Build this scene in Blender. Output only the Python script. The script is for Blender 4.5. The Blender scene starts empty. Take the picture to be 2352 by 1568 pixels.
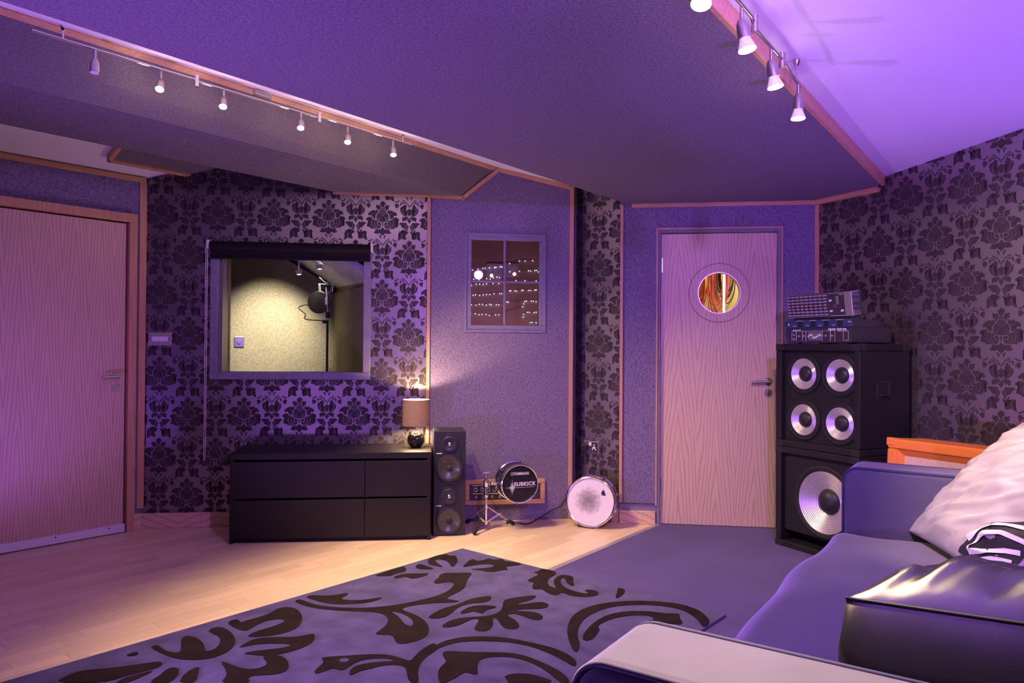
import bpy, bmesh, math, random
from mathutils import Vector, Matrix
R = math.radians
random.seed(7)
scene = bpy.context.scene
COL = bpy.context.collection

# ------------------------------------------------------------------ camera
cam_data = bpy.data.cameras.new('camera')
cam_data.sensor_width = 36.0
cam_data.lens = 1693.4 / 2352 * 36
cam_data.clip_start = 0.05
cam = bpy.data.objects.new('camera', cam_data)
COL.objects.link(cam)
cam.location = (0, 0, 1.2)
_p, _r = 0.0091, -0.0071
_f = Vector((0, math.cos(_p), math.sin(_p)))
_d0 = Vector((0, math.sin(_p), -math.cos(_p)))
_x0 = Vector((1, 0, 0))
_x = _x0 * math.cos(_r) + _d0 * math.sin(_r)
_d = _d0 * math.cos(_r) - _x0 * math.sin(_r)
_m = Matrix((_x, -_d, -_f)).transposed().to_4x4()
_m.translation = (0, 0, 1.2)
cam.matrix_world = _m
scene.camera = cam

# ------------------------------------------------------------------ world, exposure
world = bpy.data.worlds.new('world')
scene.world = world
world.use_nodes = True
world.node_tree.nodes['Background'].inputs[0].default_value = (0.012, 0.01, 0.02, 1)
world.node_tree.nodes['Background'].inputs[1].default_value = 0.2
vs = scene.view_settings
vs.view_transform = 'Standard'
vs.look = 'None'
vs.gamma = 1.0
vs.use_curve_mapping = False
vs.exposure = 0.0

# ------------------------------------------------------------------ light levels (the fixtures themselves are built further down)
PURPLE = (0.30, 0.10, 1.0)
VIOLET = (0.42, 0.16, 1.0)
WARM = (1.0, 0.70, 0.42)
E_TRACK = 122.0        # each lit head of the long track
E_TRACK_R = (480.0, 240.0, 270.0, 80.0)   # heads of the track by the white ceiling, from the near arm to the stack
E_LAMP = 18.0
E_BOOTH = 11.0
E_STORE = 22.0
E_LED_TOP = 270.0     # added violet flood on the ceiling above the sofa
E_LED_UP = 230.0      # added violet uplighter on the floor behind the sofa end
E_LED_LEFT = 65.0     # added violet uplighter by the plain oak door
E_LED_BACK = 300.0    # added violet uplighter beside the listening position

# ------------------------------------------------------------------ small helpers
def link(o):
    COL.objects.link(o)
    return o

def tag(o, label=None, cat=None, group=None, kind=None):
    if label: o['label'] = label
    if cat: o['category'] = cat
    if group: o['group'] = group
    if kind: o['kind'] = kind
    return o

def thing(name, label, cat, loc=(0, 0, 0), rz=0.0, group=None, rot=None):
    o = bpy.data.objects.new(name, None)
    o.empty_display_size = 0.05
    link(o)
    o.location = loc
    o.rotation_euler = rot if rot else (0, 0, rz)
    return tag(o, label, cat, group)

def basis(axis):
    a = Vector(axis).normalized()
    t = Vector((0, 0, 1)) if abs(a.z) < 0.9 else Vector((1, 0, 0))
    u = a.cross(t).normalized()
    v = a.cross(u).normalized()
    return a, u, v

class MB:
    def __init__(self):
        self.v = []; self.f = []; self.mi = []
        self.cur = 0
    def add(self, vs, fs):
        n = len(self.v)
        self.v += [tuple(p) for p in vs]
        self.f += [tuple(i + n for i in f) for f in fs]
        self.mi += [self.cur] * len(fs)
        return self
    def box(self, x0, x1, y0, y1, z0, z1):
        vs = [(x0, y0, z0), (x1, y0, z0), (x1, y1, z0), (x0, y1, z0), (x0, y0, z1), (x1, y0, z1), (x1, y1, z1), (x0, y1, z1)]
        return self.add(vs, [(0, 3, 2, 1), (4, 5, 6, 7), (0, 1, 5, 4), (1, 2, 6, 5), (2, 3, 7, 6), (3, 0, 4, 7)])
    def prism(self, pts, lo, hi, axis='z'):
        def mk(p, h):
            return (p[0], p[1], h) if axis == 'z' else ((p[0], h, p[1]) if axis == 'y' else (h, p[0], p[1]))
        n = len(pts)
        vs = [mk(p, lo) for p in pts] + [mk(p, hi) for p in pts]
        fs = [tuple(range(n - 1, -1, -1)), tuple(range(n, 2 * n))] + [(i, (i + 1) % n, n + (i + 1) % n, n + i) for i in range(n)]
        return self.add(vs, fs)
    def loft(self, A, B):
        n = len(A)
        return self.add(list(A) + list(B), [tuple(range(n - 1, -1, -1)), tuple(range(n, 2 * n))] + [(i, (i + 1) % n, n + (i + 1) % n, n + i) for i in range(n)])
    def lathe(self, prof, c=(0, 0, 0), axis=(0, 0, 1), n=32, caps=True):
        a, u, w = basis(axis)
        c = Vector(c)
        vs = []
        for (r, h) in prof:
            for k in range(n):
                t = 2 * math.pi * k / n
                vs.append(c + a * h + (u * math.cos(t) + w * math.sin(t)) * r)
        fs = []
        for i in range(len(prof) - 1):
            for k in range(n):
                k2 = (k + 1) % n
                fs.append((i * n + k, i * n + k2, (i + 1) * n + k2, (i + 1) * n + k))
        if caps:
            if prof[0][0] > 1e-6: fs.append(tuple(range(n - 1, -1, -1)))
            if prof[-1][0] > 1e-6: fs.append(tuple(range((len(prof) - 1) * n, len(prof) * n)))
        return self.add(vs, fs)
    def cyl(self, p, q, r, n=20, r2=None):
        p = Vector(p); q = Vector(q)
        return self.lathe([(r, 0), (r if r2 is None else r2, (q - p).length)], p, q - p, n)
    def tube(self, pts, r, n=8, closed=False):
        pts = [Vector(p) for p in pts]
        m = len(pts)
        vs = []
        prev = None
        for i, p in enumerate(pts):
            if closed: t = pts[(i + 1) % m] - pts[i - 1]
            else: t = pts[min(i + 1, m - 1)] - pts[max(i - 1, 0)]
            t.normalize()
            if prev is None: _, u, w = basis(t)
            else:
                u = (prev - t * prev.dot(t)).normalized(); w = t.cross(u)
            prev = u
            rr = r[i] if isinstance(r, (list, tuple)) else r
            for k in range(n):
                a = 2 * math.pi * k / n
                vs.append(p + (u * math.cos(a) + w * math.sin(a)) * rr)
        fs = []
        for i in range(m if closed else m - 1):
            j = (i + 1) % m
            for k in range(n):
                k2 = (k + 1) % n
                fs.append((i * n + k, i * n + k2, j * n + k2, j * n + k))
        if not closed:
            fs.append(tuple(range(n - 1, -1, -1))); fs.append(tuple(range((m - 1) * n, m * n)))
        return self.add(vs, fs)
    def sphere(self, c, r, n=12, m=8, sz=1.0):
        return self.lathe([(max(r * math.sin(math.pi * i / m), 1e-5), -r * sz * math.cos(math.pi * i / m)) for i in range(m + 1)], c, (0, 0, 1), n, caps=False)
    def build(self, name, mat, parent=None, smooth=False, bevel=0.0, seg=2, loc=None, rz=None, auto=None):
        me = bpy.data.meshes.new(name)
        me.from_pydata(self.v, [], self.f)
        mats = mat if isinstance(mat, (list, tuple)) else [mat]
        for m in mats: me.materials.append(M[m] if isinstance(m, str) else m)
        bm = bmesh.new(); bm.from_mesh(me)
        for i, f in enumerate(bm.faces): f.material_index = self.mi[i]
        bmesh.ops.recalc_face_normals(bm, faces=bm.faces)
        bm.to_mesh(me); bm.free()
        if smooth:
            me.shade_smooth()
            if auto:
                me.set_sharp_from_angle(angle=R(auto))
        o = link(bpy.data.objects.new(name, me))
        if parent is not None: o.parent = parent
        if loc is not None: o.location = loc
        if rz is not None: o.rotation_euler = (0, 0, rz)
        if bevel:
            b = o.modifiers.new('bevel', 'BEVEL'); b.width = bevel; b.segments = seg; b.limit_method = 'ANGLE'; b.angle_limit = R(40)
        return o

def copy_tree(o, parent=None):
    c = o.copy(); link(c)
    if parent is not None: c.parent = parent
    for ch in list(o.children): copy_tree(ch, c)
    return c

def spot(name, loc, target, energy, color, size=R(90), blend=0.5, radius=0.02, parent=None):
    l = bpy.data.lights.new(name, 'SPOT')
    l.energy = energy; l.color = color; l.spot_size = size; l.spot_blend = blend; l.shadow_soft_size = radius
    o = link(bpy.data.objects.new(name, l))
    o.location = loc
    d = Vector(target) - Vector(loc)
    o.rotation_euler = d.to_track_quat('-Z', 'Y').to_euler()
    if parent: o.parent = parent
    return o

def text_mesh(name, body, size, mat, parent, loc, rot, bold=0.0, spacing=1.0, extrude=0.0004):
    cu = bpy.data.curves.new(name, 'FONT')
    cu.body = body; cu.size = size; cu.align_x = 'CENTER'; cu.align_y = 'CENTER'
    cu.offset = bold; cu.space_character = spacing; cu.extrude = extrude
    tmp = link(bpy.data.objects.new(name + '_tmp', cu))
    bpy.context.view_layer.update()
    me = bpy.data.meshes.new_from_object(tmp.evaluated_get(bpy.context.evaluated_depsgraph_get()))
    bpy.data.objects.remove(tmp); bpy.data.curves.remove(cu)
    me.materials.clear(); me.materials.append(M[mat])
    o = link(bpy.data.objects.new(name, me))
    o.parent = parent; o.location = loc; o.rotation_euler = rot
    return o

# ------------------------------------------------------------------ materials
M = {}
def nodes(name):
    m = bpy.data.materials.new(name); m.use_nodes = True
    nt = m.node_tree
    M[name] = m
    return nt, nt.nodes['Principled BSDF']

def N(nt, t, **kw):
    n = nt.nodes.new(t)
    for k, v in kw.items(): setattr(n, k, v)
    return n

def plain(name, col, rough=0.5, metal=0.0, emit=0.0, ecol=None, spec=None, coat=0.0):
    nt, b = nodes(name)
    b.inputs['Base Color'].default_value = (*col, 1)
    b.inputs['Roughness'].default_value = rough
    b.inputs['Metallic'].default_value = metal
    if spec is not None: b.inputs['Specular IOR Level'].default_value = spec
    if coat: b.inputs['Coat Weight'].default_value = coat
    if emit:
        b.inputs['Emission Color'].default_value = (*(ecol or col), 1)
        b.inputs['Emission Strength'].default_value = emit
    return M[name]

def coords(nt, scale=(1, 1, 1), kind='Object'):
    tc = N(nt, 'ShaderNodeTexCoord'); mp = N(nt, 'ShaderNodeMapping')
    mp.inputs['Scale'].default_value = scale
    nt.links.new(tc.outputs[kind], mp.inputs['Vector'])
    return mp.outputs['Vector']

def noise(nt, vec, scale, detail=3, rough=0.6, dist=0.0):
    n = N(nt, 'ShaderNodeTexNoise')
    n.inputs['Scale'].default_value = scale; n.inputs['Detail'].default_value = detail
    n.inputs['Roughness'].default_value = rough; n.inputs['Distortion'].default_value = dist
    nt.links.new(vec, n.inputs['Vector'])
    return n.outputs['Fac']

def ramp(nt, fac, stops):
    r = N(nt, 'ShaderNodeValToRGB')
    el = r.color_ramp.elements
    while len(el) > 1: el.remove(el[-1])
    el[0].position = stops[0][0]; el[0].color = (*stops[0][1], 1)
    for p, c in stops[1:]:
        e = el.new(p); e.color = (*c, 1)
    nt.links.new(fac, r.inputs['Fac'])
    return r.outputs['Color']

def bump(nt, b, fac, strength=0.2, dist=0.002):
    n = N(nt, 'ShaderNodeBump')
    n.inputs['Strength'].default_value = strength; n.inputs['Distance'].default_value = dist
    nt.links.new(fac, n.inputs['Height']); nt.links.new(n.outputs['Normal'], b.inputs['Normal'])

def math_node(nt, op, a, b=None):
    n = N(nt, 'ShaderNodeMath', operation=op)
    for i, x in enumerate((a, b)):
        if x is None: continue
        if isinstance(x, (int, float)): n.inputs[i].default_value = x
        else: nt.links.new(x, n.inputs[i])
    return n.outputs[0]

def woven(name, dark, light, scale=1.0, rough=0.9, bstr=0.35):
    nt, b = nodes(name)
    a = noise(nt, coords(nt, (260 * scale, 260 * scale, 60 * scale)), 1.0, 2)
    c = noise(nt, coords(nt, (60 * scale, 60 * scale, 300 * scale)), 1.0, 2)
    s = math_node(nt, 'MULTIPLY', math_node(nt, 'ADD', a, c), 0.5)
    col = ramp(nt, s, [(0.36, dark), (0.64, light)])
    nt.links.new(col, b.inputs['Base Color'])
    b.inputs['Roughness'].default_value = rough
    b.inputs['Specular IOR Level'].default_value = 0.2
    bump(nt, b, s, bstr, 0.002)
    return M[name]

def oak(name, light, dark, period=0.23, k1=95.0, k2=7.0, amp=2.4, rough=0.42, sign=1, ax=0, up=2):
    nt, b = nodes(name)
    tc = N(nt, 'ShaderNodeTexCoord'); sx = N(nt, 'ShaderNodeSeparateXYZ')
    nt.links.new(tc.outputs['Object'], sx.inputs[0])
    x = sx.outputs[ax]; z = sx.outputs[up]
    pp = N(nt, 'ShaderNodeMath', operation='PINGPONG')
    nt.links.new(x, pp.inputs[0]); pp.inputs[1].default_value = period / 2
    sc = [0.6, 0.6, 0.6]; sc[ax] = 7.0; sc[up] = 1.1
    low = noise(nt, coords(nt, tuple(sc)), 1.0, 3, 0.55)
    sc2 = [60.0, 60.0, 60.0]; sc2[up] = 3.0
    fine = noise(nt, coords(nt, tuple(sc2)), 1.0, 3, 0.6)
    t = math_node(nt, 'ADD', math_node(nt, 'MULTIPLY', pp.outputs[0], k1), math_node(nt, 'MULTIPLY', z, k2 * sign))
    t = math_node(nt, 'ADD', t, math_node(nt, 'MULTIPLY', low, amp * 4))
    line = math_node(nt, 'SINE', math_node(nt, 'MULTIPLY', t, 2.2))
    line = math_node(nt, 'POWER', math_node(nt, 'ADD', math_node(nt, 'MULTIPLY', line, 0.5), 0.5), 5.0)
    mixv = math_node(nt, 'ADD', math_node(nt, 'MULTIPLY', line, 0.62), math_node(nt, 'MULTIPLY', fine, 0.5))
    col = ramp(nt, mixv, [(0.2, light), (0.95, dark)])
    nt.links.new(col, b.inputs['Base Color'])
    b.inputs['Roughness'].default_value = rough
    bump(nt, b, fine, 0.06, 0.001)
    return M[name]

def straight_wood(name, light, dark, axis=2, scale=1.0, rough=0.45, rnd=0.0):
    nt, b = nodes(name)
    sc = [70 * scale] * 3; sc[axis] = 3.0 * scale
    f = noise(nt, coords(nt, tuple(sc)), 1.0, 4, 0.6, 0.4)
    col = ramp(nt, f, [(0.3, light), (0.75, dark)])
    if rnd:
        oi = N(nt, 'ShaderNodeObjectInfo'); hs = N(nt, 'ShaderNodeHueSaturation')
        nt.links.new(math_node(nt, 'ADD', math_node(nt, 'MULTIPLY', oi.outputs['Random'], rnd), 1 - rnd / 2), hs.inputs['Value'])
        nt.links.new(col, hs.inputs['Color']); col = hs.outputs['Color']
    nt.links.new(col, b.inputs['Base Color'])
    b.inputs['Roughness'].default_value = rough
    bump(nt, b, f, 0.05, 0.001)
    return M[name]

def mottled(name, c1, c2, scale=6.0, rough=0.9, fine=0.0, fscale=400.0, bstr=0.3, spec=0.3, metal=0.0, sheen=0.0):
    nt, b = nodes(name)
    v = coords(nt)
    f = noise(nt, v, scale, 3)
    if fine:
        g = noise(nt, v, fscale, 2)
        f = math_node(nt, 'ADD', math_node(nt, 'MULTIPLY', f, 1 - fine), math_node(nt, 'MULTIPLY', g, fine))
        bump(nt, b, g, bstr, 0.002)
    nt.links.new(ramp(nt, f, [(0.35, c1), (0.65, c2)]), b.inputs['Base Color'])
    b.inputs['Roughness'].default_value = rough
    b.inputs['Metallic'].default_value = metal
    b.inputs['Specular IOR Level'].default_value = spec
    if sheen: b.inputs['Sheen Weight'].default_value = sheen
    return M[name]

def glass_pane(name, tint=(1, 1, 1), refl=1.0):
    nt, b = nodes(name)
    out = nt.nodes['Material Output']
    tr = N(nt, 'ShaderNodeBsdfTransparent'); gl = N(nt, 'ShaderNodeBsdfGlossy'); mx = N(nt, 'ShaderNodeMixShader'); fr = N(nt, 'ShaderNodeFresnel')
    tr.inputs['Color'].default_value = (*tint, 1)
    gl.inputs['Roughness'].default_value = 0.0
    fr.inputs['IOR'].default_value = 1.5
    nt.links.new(math_node(nt, 'MULTIPLY', fr.outputs[0], refl), mx.inputs[0])
    nt.links.new(tr.outputs[0], mx.inputs[1]); nt.links.new(gl.outputs[0], mx.inputs[2])
    nt.links.new(mx.outputs[0], out.inputs['Surface'])
    return M[name]

woven('grey_fabric', (0.10, 0.078, 0.135), (0.30, 0.24, 0.37))
woven('ceiling_fabric', (0.11, 0.088, 0.14), (0.255, 0.21, 0.275), 1.7)
woven('soffit_fabric', (0.10, 0.085, 0.10), (0.22, 0.19, 0.22), 1.7)
woven('booth_fabric', (0.20, 0.175, 0.115), (0.46, 0.41, 0.29), 1.0)
plain('pale_metal', (0.74, 0.73, 0.71), 0.32, 0.35)
plain('plate_brass', (0.58, 0.52, 0.42), 0.34, 0.5)
plain('grey_cheek', (0.58, 0.55, 0.60), 0.5)
mottled('wallpaper', (0.34, 0.30, 0.295), (0.38, 0.335, 0.33), 3.0, 0.38, spec=0.6, metal=0.90)
plain('wallpaper_ink', (0.046, 0.031, 0.033), 0.55, spec=0.35)
plain('white_paint', (0.80, 0.78, 0.80), 0.7)
mottled('grey_paint', (0.20, 0.18, 0.26), (0.24, 0.21, 0.30), 20, 0.6)
mottled('yellow_paint', (0.80, 0.66, 0.30), (0.85, 0.71, 0.34), 8, 0.7)
mottled('rear_paint', (0.16, 0.13, 0.16), (0.20, 0.16, 0.20), 4, 0.8)
mottled('brown_wall', (0.40, 0.24, 0.24), (0.45, 0.28, 0.28), 3, 0.8)
oak('oak_door', (0.66, 0.46, 0.33), (0.46, 0.29, 0.19), 0.15, 150, 9, 1.6, sign=1)
oak('oak_door_matched', (0.70, 0.50, 0.36), (0.50, 0.33, 0.22), 0.252, 120, -10, 2.6, sign=1)
straight_wood('pine_trim', (0.62, 0.36, 0.20), (0.47, 0.24, 0.12), 2)
straight_wood('pine_trim_flat', (0.62, 0.36, 0.20), (0.47, 0.24, 0.12), 0)
oak('oak_skirting', (0.72, 0.50, 0.33), (0.50, 0.31, 0.18), 0.5, 20, 60, 1.0, ax=0, up=2)
straight_wood('maple_plank', (0.84, 0.65, 0.43), (0.72, 0.53, 0.33), 0, 0.8, 0.32, rnd=0.22)
mottled('carpet', (0.066, 0.044, 0.155), (0.095, 0.066, 0.215), 3.0, 0.95, 0.45, 350, 0.4, 0.1, sheen=0.2)
mottled('rug_pile', (0.026, 0.020, 0.066), (0.086, 0.065, 0.180), 9.0, 0.95, 0.3, 500, 0.6, 0.15, sheen=0.3)
mottled('rug_dark', (0.013, 0.008, 0.008), (0.026, 0.015, 0.014), 8.0, 0.95, 0.3, 500, 0.5, 0.1)
plain('espresso', (0.011, 0.008, 0.008), 0.45, spec=0.35)
plain('black_plastic', (0.018, 0.017, 0.018), 0.45)
plain('monitor_black', (0.024, 0.022, 0.028), 0.38)
plain('rubber', (0.012, 0.012, 0.012), 0.7)
plain('dark_cone', (0.05, 0.046, 0.035), 0.28)
mottled('tolex', (0.010, 0.009, 0.010), (0.018, 0.016, 0.018), 60, 0.55, 0.6, 500, 0.5)
plain('chrome', (0.80, 0.80, 0.83), 0.12, 1.0)
plain('brushed_steel', (0.62, 0.60, 0.60), 0.32, 1.0)
plain('satin_nickel', (0.55, 0.53, 0.52), 0.3, 1.0)
plain('alu_cone', (0.86, 0.84, 0.85), 0.30, 0.85)
plain('alu_strip', (0.80, 0.78, 0.82), 0.35, 0.25)
plain('edge_strip', (0.50, 0.46, 0.47), 0.4, 0.6)
plain('white_plastic', (0.78, 0.76, 0.76), 0.4)
plain('black_head', (0.012, 0.011, 0.012), 0.35)
plain('print_white', (0.80, 0.80, 0.82), 0.5)
plain('print_black', (0.02, 0.018, 0.022), 0.5)
plain('led_red', (0.8, 0.05, 0.05), 0.4)
plain('rack_blue', (0.05, 0.07, 0.16), 0.4, 0.3)
plain('rack_silver', (0.50, 0.46, 0.46), 0.35, 0.8)
plain('rack_dark', (0.035, 0.03, 0.035), 0.45)
plain('knob_grey', (0.34, 0.30, 0.42), 0.4)
plain('orange_vinyl', (0.92, 0.27, 0.04), 0.45)
mottled('grill_cloth', (0.60, 0.42, 0.27), (0.80, 0.60, 0.42), 220, 0.9)
mottled('sofa_velvet', (0.060, 0.053, 0.106), (0.082, 0.073, 0.138), 5.0, 0.85, 0.3, 700, 0.15, 0.2, sheen=0.5)
plain('sofa_piping', (0.03, 0.027, 0.09), 0.8)
plain('silver_satin', (0.90, 0.87, 0.82), 0.27, 0.62)
mottled('black_vinyl', (0.010, 0.009, 0.012), (0.016, 0.014, 0.018), 200, 0.26, 0.6, 900, 0.25, 0.7)
plain('ceramic_black', (0.015, 0.013, 0.014), 0.06, coat=1.0)
plain('cable_black', (0.012, 0.012, 0.012), 0.5)
plain('cable_orange', (0.85, 0.16, 0.05), 0.5)
plain('cable_pink', (0.72, 0.10, 0.25), 0.5)
plain('blind_black', (0.012, 0.009, 0.010), 0.85, spec=0.2)
plain('bulb_warm', (1, 0.9, 0.75), 0.3, emit=22.0, ecol=(1.0, 0.80, 0.52))
plain('bulb_booth', (1, 0.9, 0.75), 0.3, emit=5.0, ecol=(1.0, 0.92, 0.78))
plain('bulb_fairy', (0.8, 0.85, 1), 0.3, emit=5.0, ecol=(0.55, 0.65, 1.0))
plain('led_violet', (0.6, 0.3, 1), 0.3, emit=3.0, ecol=(0.40, 0.15, 1.0))
plain('tube_white', (0.9, 0.95, 1), 0.3, emit=2.5, ecol=(0.75, 0.85, 1.0))
plain('pale_panel', (0.50, 0.42, 0.55), 0.8)
glass_pane('window_glass', (0.97, 0.97, 0.97), 1.0)
glass_pane('dark_glass', (0.85, 0.80, 0.84), 0.8)
# drum skin, worn grey in the middle where it is struck
nt, b = nodes('drum_skin')
tc = N(nt, 'ShaderNodeTexCoord'); ln = N(nt, 'ShaderNodeVectorMath', operation='LENGTH')
mpn = N(nt, 'ShaderNodeMapping'); mpn.inputs['Scale'].default_value = (1, 0, 1); mpn.inputs['Location'].default_value = (0.012, 0, -0.004)
nt.links.new(tc.outputs['Object'], mpn.inputs['Vector']); nt.links.new(mpn.outputs[0], ln.inputs[0])
sm = noise(nt, coords(nt), 45, 5, 0.7)
wear = math_node(nt, 'ADD', math_node(nt, 'MULTIPLY', ln.outputs['Value'], 8.5), math_node(nt, 'MULTIPLY', math_node(nt, 'SUBTRACT', sm, 0.5), 0.9))
nt.links.new(ramp(nt, wear, [(0.08, (0.24, 0.21, 0.22)), (0.45, (0.40, 0.36, 0.37)), (0.82, (0.78, 0.74, 0.75))]), b.inputs['Base Color'])
b.inputs['Roughness'].default_value = 0.6
# linen lampshade that lets the bulb's light glow through
nt, b = nodes('linen_shade')
f = noise(nt, coords(nt, (120, 120, 900)), 1.0, 3)
nt.links.new(ramp(nt, f, [(0.35, (0.20, 0.13, 0.09)), (0.65, (0.38, 0.27, 0.20))]), b.inputs['Base Color'])
b.inputs['Roughness'].default_value = 0.9
tl = N(nt, 'ShaderNodeBsdfTranslucent'); mx = N(nt, 'ShaderNodeMixShader'); mx.inputs[0].default_value = 0.30
nt.links.new(ramp(nt, f, [(0.35, (0.085, 0.055, 0.038)), (0.65, (0.17, 0.13, 0.10))]), tl.inputs['Color'])
nt.links.new(b.outputs[0], mx.inputs[1]); nt.links.new(tl.outputs[0], mx.inputs[2])
nt.links.new(mx.outputs[0], nt.nodes['Material Output'].inputs['Surface'])
# ribbed bulb glass that catches some of its own light
nt, b = nodes('bulb_glass')
b.inputs['Base Color'].default_value = (0.92, 0.80, 0.86, 1); b.inputs['Roughness'].default_value = 0.12
b.inputs['Metallic'].default_value = 0.55
wv = N(nt, 'ShaderNodeTexNoise'); wv.inputs['Scale'].default_value = 260.0
bump(nt, b, wv.outputs['Fac'], 0.6, 0.001)
b.inputs['Emission Color'].default_value = (1.0, 0.82, 0.80, 1); b.inputs['Emission Strength'].default_value = 0.35

# ================================================================== the room
LB = (-2.437, 4.865); A_LEFT = R(50.08); A_BACK = R(6.31)
BAY = (-0.582, 5.085); A_BAY = R(8.28)
REC = (0.40, 5.375); A_REC = R(-35.2)
DOO = (0.766, 5.098); A_DOOR = R(-7.6)
RGT = (2.03, 4.92); A_RIGHT = R(-63.6)

def wall(name, mb, mat, o, ang, **kw):
    ob = mb.build(name, mat, None, loc=(o[0], o[1], 0), rz=ang, **kw)
    return tag(ob, kind='structure')

def pt(o, ang, s, y=0.0):
    return (o[0] + s * math.cos(ang) - y * math.sin(ang), o[1] + s * math.sin(ang) + y * math.cos(ang))

# ---- floor: a sub-floor, laid strips where they can be seen, carpet, edge strip
fl = MB().prism([(-8.6, -2.7), (5.9, -2.7), (5.9, 5.6), (-8.6, 5.6)], -0.10, -0.006)
floor_o = tag(fl.build('floor', 'maple_plank'), kind='structure')
A_STRIP = R(53.18); STRIP = (0.995, 5.045)
def strip_side(x, y):            # > 0 on the carpet side
    return (x - STRIP[0]) * math.sin(A_STRIP) - (y - STRIP[1]) * math.cos(A_STRIP)
RUG = (-0.285, 4.379); A_RUG = R(-40.27)
def rug_xy(x, y):
    dx, dy = x - RUG[0], y - RUG[1]
    return dx * math.cos(A_RUG) + dy * math.sin(A_RUG), -dx * math.sin(A_RUG) + dy * math.cos(A_RUG)
PW = 0.072
plank_mesh = {}
for ln_ in (0.42, 0.54, 0.68):
    mb = MB().box(-ln_ / 2 + 0.0006, ln_ / 2 - 0.0006, -PW / 2 + 0.0005, PW / 2 - 0.0005, -0.006, 0)
    o = mb.build('plank', 'maple_plank', floor_o)
    plank_mesh[ln_] = o.data
    bpy.data.objects.remove(o)
rp = random.Random(3)
cu, su = math.cos(A_LEFT), math.sin(A_LEFT)
n_plank = 0
for row in range(0, 62):
    w = 0.05 + row * PW            # distance from the left wall towards the room
    s = -5.2 + rp.random() * 0.6
    while s < 3.2:
        ln_ = rp.choice((0.42, 0.54, 0.68))
        c = s + ln_ / 2
        x = LB[0] + c * cu + w * su; y = LB[1] + c * su - w * cu
        s += ln_
        hx, hy = ln_ / 2 * cu, ln_ / 2 * su
        ends = [(x, y), (x - hx, y - hy), (x + hx, y + hy)]
        if min(strip_side(*e) for e in ends) > 0.02: continue
        if all(0.06 < rug_xy(*e)[0] < 1.6 and -2.5 < rug_xy(*e)[1] < -0.06 for e in ends): continue
        if max(e[1] for e in ends) < 2.3: continue
        def outside(e):
            l = (e[0] - LB[0]) * math.cos(A_BACK) + (e[1] - LB[1]) * math.sin(A_BACK)
            return -(e[0] - LB[0]) * math.sin(A_BACK) + (e[1] - LB[1]) * math.cos(A_BACK) > 0.25
        if outside(ends[0]) or outside(ends[1]) : continue
        if max(e[0] / max(e[1], 0.5) for e in ends) < -0.75 or min(e[0] / max(e[1], 0.5) for e in ends) > 0.72: continue
        o = link(bpy.data.objects.new('plank', plank_mesh[ln_])); o.parent = floor_o
        o.location = (x, y, 0); o.rotation_euler = (0, 0, A_LEFT)
        n_plank += 1
# carpet
far = (STRIP[0] - 9.4 * math.cos(A_STRIP), STRIP[1] - 9.4 * math.sin(A_STRIP))
carp = MB().prism([(STRIP[0] + 0.06, STRIP[1] + 0.08), far, (5.7, far[1]), (5.62, -2.5), (2.03, 4.93)], -0.006, 0.004)
tag(carp.build('floor_carpet', 'carpet'), kind='structure')
es = MB().box(-6.5, 0.02, -0.024, 0.012, -0.004, 0.0065)
tag(es.build('trim_1', 'edge_strip', loc=(STRIP[0], STRIP[1], 0), rz=A_STRIP, bevel=0.002), kind='structure')

# ---- left wall with the plain oak door
mb = MB()
mb.box(-5.2, -0.97, 0, 0.12, 0, 2.75).box(-0.97, -0.119, 0, 0.12, 2.0, 2.75).box(-0.119, 0.0, 0, 0.12, 0, 2.75)
w_left = wall('wall_left', mb, 'grey_paint', LB, A_LEFT)
p = MB(); p.box(-5.2, -0.066, -0.022, 0, 2.05, 2.268).box(-0.066, -0.04, -0.022, 0, 0.13, 2.268)
p.box(-5.2, -1.03, -0.022, 0, 0.13, 2.05)
p.build('fabric_panel', 'grey_fabric', w_left)
t = MB(); t.box(-0.04, 0.006, -0.032, 0.02, 0.134, 2.27).build('corner_trim', 'pine_trim', w_left, bevel=0.003)
t = MB(); t.box(-5.2, -0.002, -0.036, 0, 2.268, 2.302).build('top_trim', 'pine_trim_flat', w_left, bevel=0.003)
bb = MB(); bb.box(-0.062, 0.0, -0.02, 0, 0, 0.10)
tag(bb.build('baseboard_left', 'oak_skirting', loc=(*LB, 0), rz=A_LEFT, bevel=0.004), kind='structure')
# door 1
d1 = bpy.data.objects.new('door_1', None); link(d1); d1.location = (*pt(LB, A_LEFT, -0.119), 0); d1.rotation_euler = (0, 0, A_LEFT); tag(d1, kind='structure')
MB().box(-0.846, -0.006, -0.034, 0.01, 0.012, 1.985).build('door_leaf', 'oak_door', d1, bevel=0.002)
fr = MB(); fr.box(-0.89, 0.055, -0.060, 0.02, 1.995, 2.05).box(0.006, 0.055, -0.060, 0.02, 0, 1.995).box(-0.91, -0.85, -0.060, 0.02, 0, 1.995)
fr.build('door_frame', 'pine_trim', d1, bevel=0.003)
ks = MB().box(-0.84, -0.002, -0.052, -0.034, 0.008, 0.058).build('drop_seal', 'alu_strip', d1, bevel=0.001)
for x in (-0.10, -0.40, -0.70): MB().lathe([(0.0045, 0), (0.0045, 0.002)], (x, -0.052, 0.046), (0, -1, 0), 10).build('screw', 'black_plastic', ks)
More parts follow.
